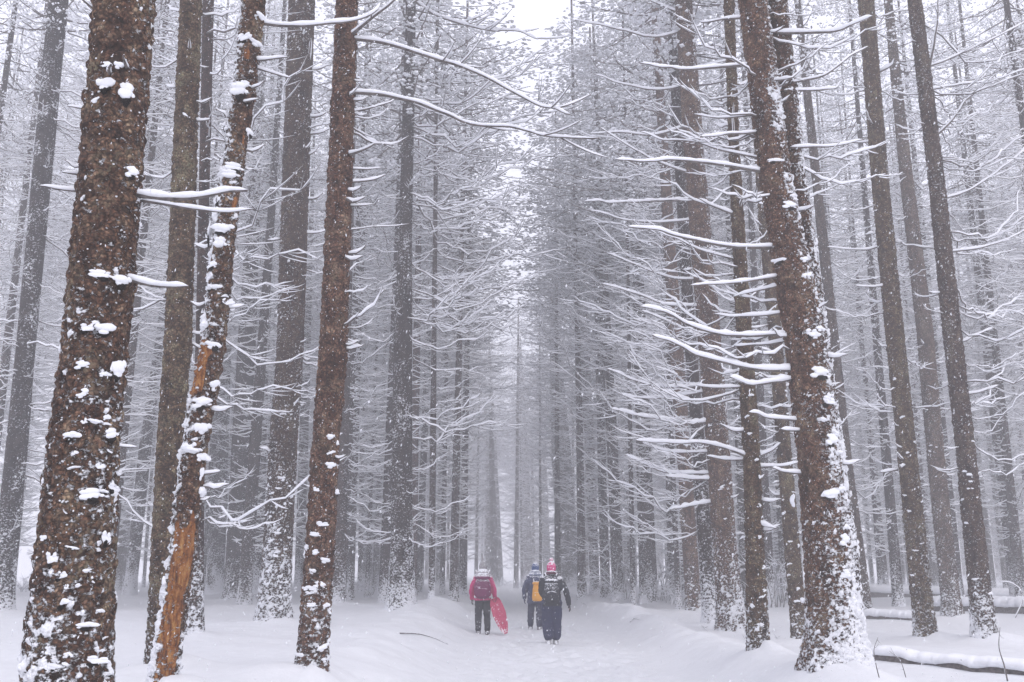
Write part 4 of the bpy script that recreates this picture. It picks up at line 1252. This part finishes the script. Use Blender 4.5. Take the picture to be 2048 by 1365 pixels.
def rucksack(root_loc, w_, h_, d_, m, mstrap, label, rows, shoulder=.33):
    """soft rucksack: rounded sack, lid, front pocket, two shoulder straps"""
    r = bpy.data.objects.new('rucksack', None); COL.objects.link(r); r.location = root_loc
    tag(r, label, 'rucksack', 'rucksacks worn by the three walkers')
    rings = [(0, -d_ * .5 * s, z * h_, w_ * .5 * a, d_ * .5 * s) for z, a, s in rows]
    add('sack', fuse('sack', [loft(rings)], .009, m, 4, .014), r)
    pk = [(0, -d_ * .95 - .01, z * h_, w_ * a, .035) for z, a in ((.10, .20), (.14, .30), (.30, .33), (.42, .30), (.46, .2))]
    add('pocket', fuse('pocket', [loft(pk)], .008, m, 3, .008), r)
    ld = [(0, -d_ * .5, h_ * z, w_ * a, d_ * b) for z, a, b in ((.86, .40, .44), (.90, .46, .52), (.98, .44, .48), (1.03, .32, .34))]
    add('lid', fuse('lid', [loft(ld)], .008, m, 3, .010), r)
    for s in (-1, 1):
        q = smooth_line([(s * w_ * .26, -.01, h_ * .86), (s * w_ * .36, .04, h_ + .10), (s * w_ * .42, .15, h_ + .115), (s * w_ * .44, .25, h_ - .02), (s * w_ * .44, .26, h_ * .4), (s * w_ * .46, .10, h_ * .1), (s * w_ * .4, -.02, h_ * .06)], 30)
        V, F = tube(q, np.full(30, .022), 8)
        add('strap', make_mesh('strap', V, F, mstrap), r)
    return r

def person(px, py, lab, H, pose):
    x, y, z = ground_hit(px, py)
    z = gz(x, y) - .035
    k = H / 1.70
    J, T_, BO, HA, GL = (pose[c] for c in ('jacket', 'trousers', 'boots', 'hat', 'gloves'))
    shw = pose.get('shw', .205)
    Lf, Rf_ = pose['feet']          # (x, y) of left and right foot
    eL, hL, eR, hR = [np.array(v, float) for v in pose['arms']]
    hip = .90
    legz = .09
    def legpts(f, s, legz=.09): return [(s * .095, 0, hip), (.5 * (s * .10 + f[0]), .03 + f[1] * .5, .49), (f[0], f[1], legz)]
    # the body, one continuous surface
    P = [loft([(0, 0, .86, .15, .10), (0, 0, .95, .17, .115), (0, 0, 1.08, .145, .10), (0, .0, 1.25, .175, .115), (0, 0, 1.37, .185, .10), (0, 0, 1.43, .10, .075)])]
    P += limb([(0, .0, 1.38), (0, .01, 1.46), (0, .02, 1.52)], [.062, .056, .058])
    P += [ball((0, .02, 1.60), (.076, .098, .118), 16, 13), ball((0, .055, 1.545), (.055, .065, .055)), ball((0, .122, 1.592), (.014, .022, .024)), ball((0, .112, 1.555), (.026, .012, .010)), ball((0, .105, 1.635), (.055, .016, .012))]
    for s in (-1, 1): P += [ball((s * .077, .01, 1.595), (.012, .022, .033))]
    P += limb([(-shw + .03, 0, 1.36), eL, hL], [.05, .042, .030]) + limb([(shw - .03, 0, 1.36), eR, hR], [.05, .042, .030])
    for f, s in ((Lf, -1), (Rf_, 1)):
        P += limb(legpts(f, s), [.085, .058, .042]) + [ball((f[0], f[1] + .07, .055), (.042, .12, .045))]
    for w_, e, s in ((hL, eL, -1), (hR, eR, 1)):
        P += glove_pieces(w_, w_ - e, s, .80, pose.get('curl', (.4, .4))[0 if s < 0 else 1])
    body = add('person', fuse('person', P, .011, M_SKIN, 1), None, (x, y, z), (0, 0, pose.get('turn', 0)), k)
    tag(body, lab, 'person', 'walkers on the path')
    for s in (-1, 1):
        V, F = ball((s * .030, .112, 1.612), .0105, 10, 8)
        add('eye', make_mesh('eye', V, F, pose['eyes']), body)
    # jacket
    hem = pose.get('hem', .80); fl = pose.get('flare', .215)
    P = [loft([(0, 0, hem, fl, .165), (0, 0, hem + .03, fl, .165), (0, 0, .98, .205, .150), (0, 0, 1.12, .200, .145), (0, 0, 1.28, shw + .010, .145), (0, 0, 1.38, shw, .125), (0, 0.005, 1.44, .12, .095), (0, .01, 1.49, .085, .085)])]
    for e, h, s in ((eL, hL, -1), (eR, hR, 1)):
        P += limb([(s * (shw - .05), 0, 1.365), e, h + (h - e) * .03], [.088, .070, .056])
    add('jacket', fuse('jacket', P, .013, J, 3, .030), body)
    # trousers
    tw = pose.get('leg', (.115, .095, .085))
    P = [loft([(0, 0, .80, .165, .125), (0, 0, .90, .185, .135), (0, 0, 1.0, .17, .12)])]
    for f, s in ((Lf, -1), (Rf_, 1)):
        P += limb(legpts(f, s, pose.get('legend', .16)), tw)
    add('trousers', fuse('trousers', P, .012, T_, 3, .030), body)
    for f, s in ((Lf, -1), (Rf_, 1)):
        P = limb([(f[0], f[1], .15), (f[0], f[1] + .005, .11), (f[0], f[1] + .01, .07)], [.060, .066, .066]) + [loft([(f[0], f[1] + .06, .0, .055, .15), (f[0], f[1] + .06, .03, .060, .155), (f[0], f[1] + .055, .08, .055, .13), (f[0], f[1] + .03, .11, .045, .09)])]
        add('boot', fuse('boot', P, .009, BO, 2, .008), body)
    for w_, e, s in ((hL, eL, -1), (hR, eR, 1)):
        add('glove', fuse('glove', glove_pieces(w_, w_ - e, s, 1.06, pose.get('curl', (.4, .4))[0 if s < 0 else 1]), .0055, GL, 1, .004), body)
    P = [loft(pose['hatrings'])] + pose.get('hatextra', [])
    add('hat', fuse('hat', P, .009, HA, 2, .014), body)
    if 'bobble' in pose:
        V, F = ball(pose['bobble'], .045, 14, 12)
        V = V + (fbm(V * 55, 2, 3)[:, None] - .5) * .03
        add('bobble', make_mesh('bobble', V, F, pose['bobble_mat']), body)
    if 'scarf' in pose:
        a = np.linspace(0, 2 * PI, 25)[:-1]
        rings = []
        mbV, mbF, o_ = [], [], 0
        P = []
        for zc, rx, ry, rt in pose['scarf']:
            loop = np.stack([rx * np.cos(a), .01 + ry * np.sin(a), np.full(24, zc) - .03 * np.sin(a)], 1)
            V = []
            for i in range(24):
                q = loop[i]; out = np.array([math.cos(a[i]), math.sin(a[i]), 0])
                for j in range(8):
                    b = j / 8 * 2 * PI
                    V.append(q + rt * (math.cos(b) * out + math.sin(b) * np.array([0, 0, 1.0])))
            F = [(i * 8 + j, i * 8 + (j + 1) % 8, ((i + 1) % 24) * 8 + (j + 1) % 8, ((i + 1) % 24) * 8 + j) for i in range(24) for j in range(8)]
            P.append((np.array(V), F))
        add('scarf', fuse('scarf', P, .010, pose['scarf_mat'], 2, .02), body)
    return body, np.array([x, y, z]), k

M_EYE = cloth('eye_dark', (.02, .02, .02), 0, 60, None, .3)
c_mag = cloth('jacket_magenta', (.45, .010, .125), .16); c_pack = cloth('rucksack_plum', (.13, .004, .062), .14, 70); c_hatg = cloth('hat_grey_wool', (.26, .25, .26), .18, 60)
c_scarf = cloth('scarf_white', (.34, .32, .34), .42, 34); c_blk = cloth('trousers_black', (.012, .012, .020), .17, 55); c_boot = cloth('boot_snowy', (.16, .15, .16), .34, 40); c_grey = cloth('strap_grey', (.42, .40, .42), .2)
c_glv = cloth('glove_dark', (.03, .022, .03), .15)
c_navy = cloth('jacket_navy', (.020, .028, .085), .20); c_blue = cloth('hat_blue_wool', (.035, .075, .20), .24, 60); c_org = cloth('rucksack_orange', (.74, .33, .022), .08); c_whs = cloth('strap_snowy', (.55, .53, .55), .35)
c_scb = cloth('scarf_bluegrey', (.22, .25, .34), .38, 34)
c_coal = cloth('jacket_black', (.010, .011, .018), .15); c_nvt = cloth('trousers_navy', (.012, .015, .055), .16, 50); c_pink = cloth('hat_pink_wool', (.55, .06, .20), .27, 45); c_bob = cloth('bobble_pink', (.66, .40, .48), .2); c_pkb = cloth('rucksack_black', (.013, .014, .022), .27, 75)
c_scd = cloth('scarf_dark', (.09, .02, .04), .22, 34)

# the walker in magenta, a sled in the right hand
b1, o1, k1 = person(965, 1269, 'person seen from behind in magenta jacket and pointed grey hat, carrying a pink sled', 1.66, dict(
    jacket=c_mag, trousers=c_blk, boots=c_boot, hat=c_hatg, gloves=c_glv, eyes=M_EYE, feet=((-.105, -.05), (.115, .12)), shw=.205, hem=.84, flare=.215, leg=(.108, .088, .080),
    arms=((-.268, -.02, 1.12), (-.27, .05, .90), (.272, -.03, 1.12), (.30, .02, .90)), curl=(.5, .9),
    hatrings=[(0, .02, 1.60, .098, .118), (0, .02, 1.66, .100, .118), (0, .015, 1.72, .085, .098), (0, .005, 1.80, .055, .062), (-.01, 0, 1.87, .028, .03), (-.02, 0, 1.93, .015, .015), (-.03, 0, 1.99, .010, .010)],
    scarf=[(1.50, .118, .125, .048), (1.43, .150, .130, .055), (1.55, .098, .115, .035)], scarf_mat=c_scarf))
rucksack((o1[0], o1[1] - .135 * k1, o1[2] + .88 * k1), .42, .54, .22, c_pack, c_grey, 'plum-coloured rucksack with grey straps on the back of the person in magenta', ((0, .35, .6), (.05, .70, .9), (.2, .95, 1.05), (.5, 1.0, 1.05), (.75, .86, .9), (.95, .5, .6)))

# the plastic sled: a shallow tapering tub, rim rolled outward
def sled_mesh(L, m):
    n, kx = 30, 15
    top, bot = [], []
    for i in range(n):
        t = i / (n - 1)
        wv = .5 * np.interp(t, [0, .04, .15, .45, .75, .93, 1], [.12, .22, .29, .33, .25, .15, .07])
        for j in range(kx):
            q = j / (kx - 1) * 2 - 1
            endrise = .055 * max(0, (abs(t - .5) - .36) / .14) ** 1.5
            z = .055 * abs(q) ** 4 + endrise + .010 * math.cos(q * 9.42) * (1 - abs(q))
            if abs(q) > .9: z -= .012 * (abs(q) - .9) / .1
            top.append((wv * q, t * L, z))
    T0 = np.array(top)
    V = np.concatenate([T0, T0 - np.array([0, 0, .006])])
    F = []
    N = n * kx
    for i in range(n - 1):
        for j in range(kx - 1):
            a = i * kx + j
            F += [(a, a + 1, a + kx + 1, a + kx), (N + a, N + a + kx, N + a + kx + 1, N + a + 1)]
    ring = [j for j in range(kx)] + [i * kx + kx - 1 for i in range(1, n)] + [(n - 1) * kx + j for j in range(kx - 2, -1, -1)] + [i * kx for i in range(n - 2, 0, -1)]
    for a, b in zip(ring, ring[1:] + ring[:1]): F.append((b, a, N + a, N + b))
    return make_mesh('sled', V, F, m)
M_SLED = cloth('sled_pink_plastic', (.52, .030, .12), .24, 36, (.64, .09, .18), .5)
hand = o1 + np.array([.31, -.02, .84]) * k1
low = np.array(ground_hit(1001, 1265)); low[2] = gz(low[0], low[1]) + .02; low[1] = hand[1] - .10
low[0] = hand[0] + .26
low[2] = gz(low[0], low[1]) + .03
up = hand + np.array([-.03, -.06, .06])
Yv = Vector(low - up); Ls = Yv.length; Yv.normalize()
Zv = Vector((.10, -1, .05)); Zv -= Yv * Zv.dot(Yv); Zv.normalize()
Xv = Yv.cross(Zv)
sled = add('sled', sled_mesh(Ls, M_SLED))
sled.matrix_world = Matrix.Translation(Vector(up)) @ Matrix((Xv, Yv, Zv)).transposed().to_4x4()
tag(sled, 'pink plastic sled with tapering foot, held slanting to the snow by the person in magenta', 'sled')
q = smooth_line([(0, .10, .035), (.05, .05, .06), (.02, -.02, .05), (-.04, .04, .06), (0, .10, .035)], 16)
add('cord', make_mesh('cord', *tube(q, np.full(16, .005), 6), c_glv), sled)

# the walker in navy with the orange rucksack
b2, o2, k2 = person(1071, 1261, 'person seen from behind in long navy jacket and blue knitted hat', 1.70, dict(
    jacket=c_navy, trousers=cloth('trousers_dark_blue', (.014, .017, .050), .17, 55), boots=c_boot, hat=c_blue, gloves=c_navy, eyes=M_EYE, feet=((-.13, .10), (.10, -.05)), shw=.21, hem=.70, flare=.22, leg=(.105, .090, .085),
    arms=((-.28, -.02, 1.10), (-.29, .03, .86), (.27, .02, 1.12), (.24, .16, .92)), curl=(.6, .5),
    hatrings=[(0, .02, 1.55, .092, .110), (0, .02, 1.60, .102, .120), (0, .02, 1.68, .098, .114), (0, .015, 1.74, .070, .080), (0, .01, 1.765, .03, .035)],
    scarf=[(1.50, .115, .120, .045), (1.44, .140, .125, .048)], scarf_mat=c_scb))
rucksack((o2[0] + .04, o2[1] - .135 * k2, o2[2] + .76 * k2), .27, .50, .17, c_org, c_whs, 'orange-yellow rucksack with snowy straps on the back of the person in navy', ((0, .55, .7), (.04, .9, .95), (.2, 1, 1.05), (.6, .9, 1), (.85, .7, .8), (.97, .5, .5)))

# the nearest walker, black jacket and pink bobble hat
b3, o3, k3 = person(1104, 1291, 'person seen from behind in black jacket, wide navy trousers and pink bobble hat', 1.68, dict(
    jacket=c_coal, trousers=c_nvt, boots=cloth('boot_white', (.38, .37, .38), .42, 35), hat=c_pink, gloves=c_glv, eyes=M_EYE, feet=((-.07, -.02), (.085, .09)), shw=.225, hem=.82, flare=.215, leg=(.135, .125, .118), legend=.22,
    arms=((-.215, .06, 1.12), (-.13, .22, 1.0), (.31, -.04, 1.13), (.37, .0, .88)), curl=(.5, .55),
    hatrings=[(0, .02, 1.56, .092, .108), (0, .02, 1.61, .100, .118), (0, .02, 1.68, .096, .112), (0, .015, 1.74, .068, .078), (0, .01, 1.765, .03, .035)],
    bobble=(0, .01, 1.80), bobble_mat=c_bob, scarf=[(1.50, .105, .115, .040)], scarf_mat=c_scd))
rucksack((o3[0] - .01, o3[1] - .135 * k3, o3[2] + .93 * k3), .32, .44, .19, c_pkb, c_pkb, 'black rucksack caked with snow on the back of the person in the pink bobble hat', ((0, .5, .7), (.04, .85, .95), (.2, 1, 1.05), (.55, .98, 1), (.8, .88, .85), (.95, .6, .6)))

# ------------------------------------------------------------------ falling snow
n = 30000
fy = 1.6 + 32 * rng.random(n) ** .62
fx = (rng.random(n) * 2 - 1) * (.58 * fy + .4)
fz = CAM_H + fy * (-.14 + .80 * rng.random(n))
keep = fz > land(fx, fy, False) + .05
P = np.stack([fx, fy, fz], 1)[keep]
n = len(P)
octV = np.array([(1, 0, 0), (-1, 0, 0), (0, 1, 0), (0, -1, 0), (0, 0, 1), (0, 0, -1)], float)
octF = np.array([(0, 2, 4), (2, 1, 4), (1, 3, 4), (3, 0, 4), (2, 0, 5), (1, 2, 5), (3, 1, 5), (0, 3, 5)])
wd = np.stack([rng.normal(-.30, .22, n), rng.normal(0, .3, n), np.full(n, -1.0)], 1); wd /= np.linalg.norm(wd, axis=1)[:, None]
s_ = np.cross(wd, [0, 1.0, 0]); s_ /= np.linalg.norm(s_, axis=1)[:, None]
u_ = np.cross(s_, wd)
sz = rng.uniform(.5, 1.15, n) ** 1.5 * .0046 * np.clip(P[:, 1] / 7, .30, 1.0)
V = P[:, None, :] + sz[:, None, None] * (octV[None, :, 2:3] * wd[:, None] * rng.uniform(1.5, 3.6, n)[:, None, None] + octV[None, :, 0:1] * s_[:, None] + octV[None, :, 1:2] * u_[:, None] * .8)
F = (octF[None] + (np.arange(n) * 6)[:, None, None]).reshape(-1, 3)
fs = add('falling_snow', make_mesh('falling_snow', V.reshape(-1, 3), F, M_SNOW))
fs['kind'] = 'stuff'

# ------------------------------------------------------------------ the snowy air
hm, hn, hns, hls, hb = mat('snowy_air')
hns.remove(hb)
pv = hns.new('ShaderNodeVolumePrincipled')
pv.inputs['Color'].default_value = (.97, .97, .985, 1)
pv.inputs['Density'].default_value = HAZE_DENSITY
pv.inputs['Anisotropy'].default_value = .2
hls.new(pv.outputs[0], hns['Material Output'].inputs['Volume'])
hv = [(sx * 262, sy, sz) for sz in (-3, 37) for sx, sy in ((-1, -14), (1, -14), (1, 332), (-1, 332))]
hz = add('haze', make_mesh('haze', hv, [(3, 2, 1, 0), (4, 5, 6, 7), (0, 1, 5, 4), (1, 2, 6, 5), (2, 3, 7, 6), (3, 0, 4, 7)], hm, smooth=False))
hz['kind'] = 'stuff'
hz.visible_shadow = True
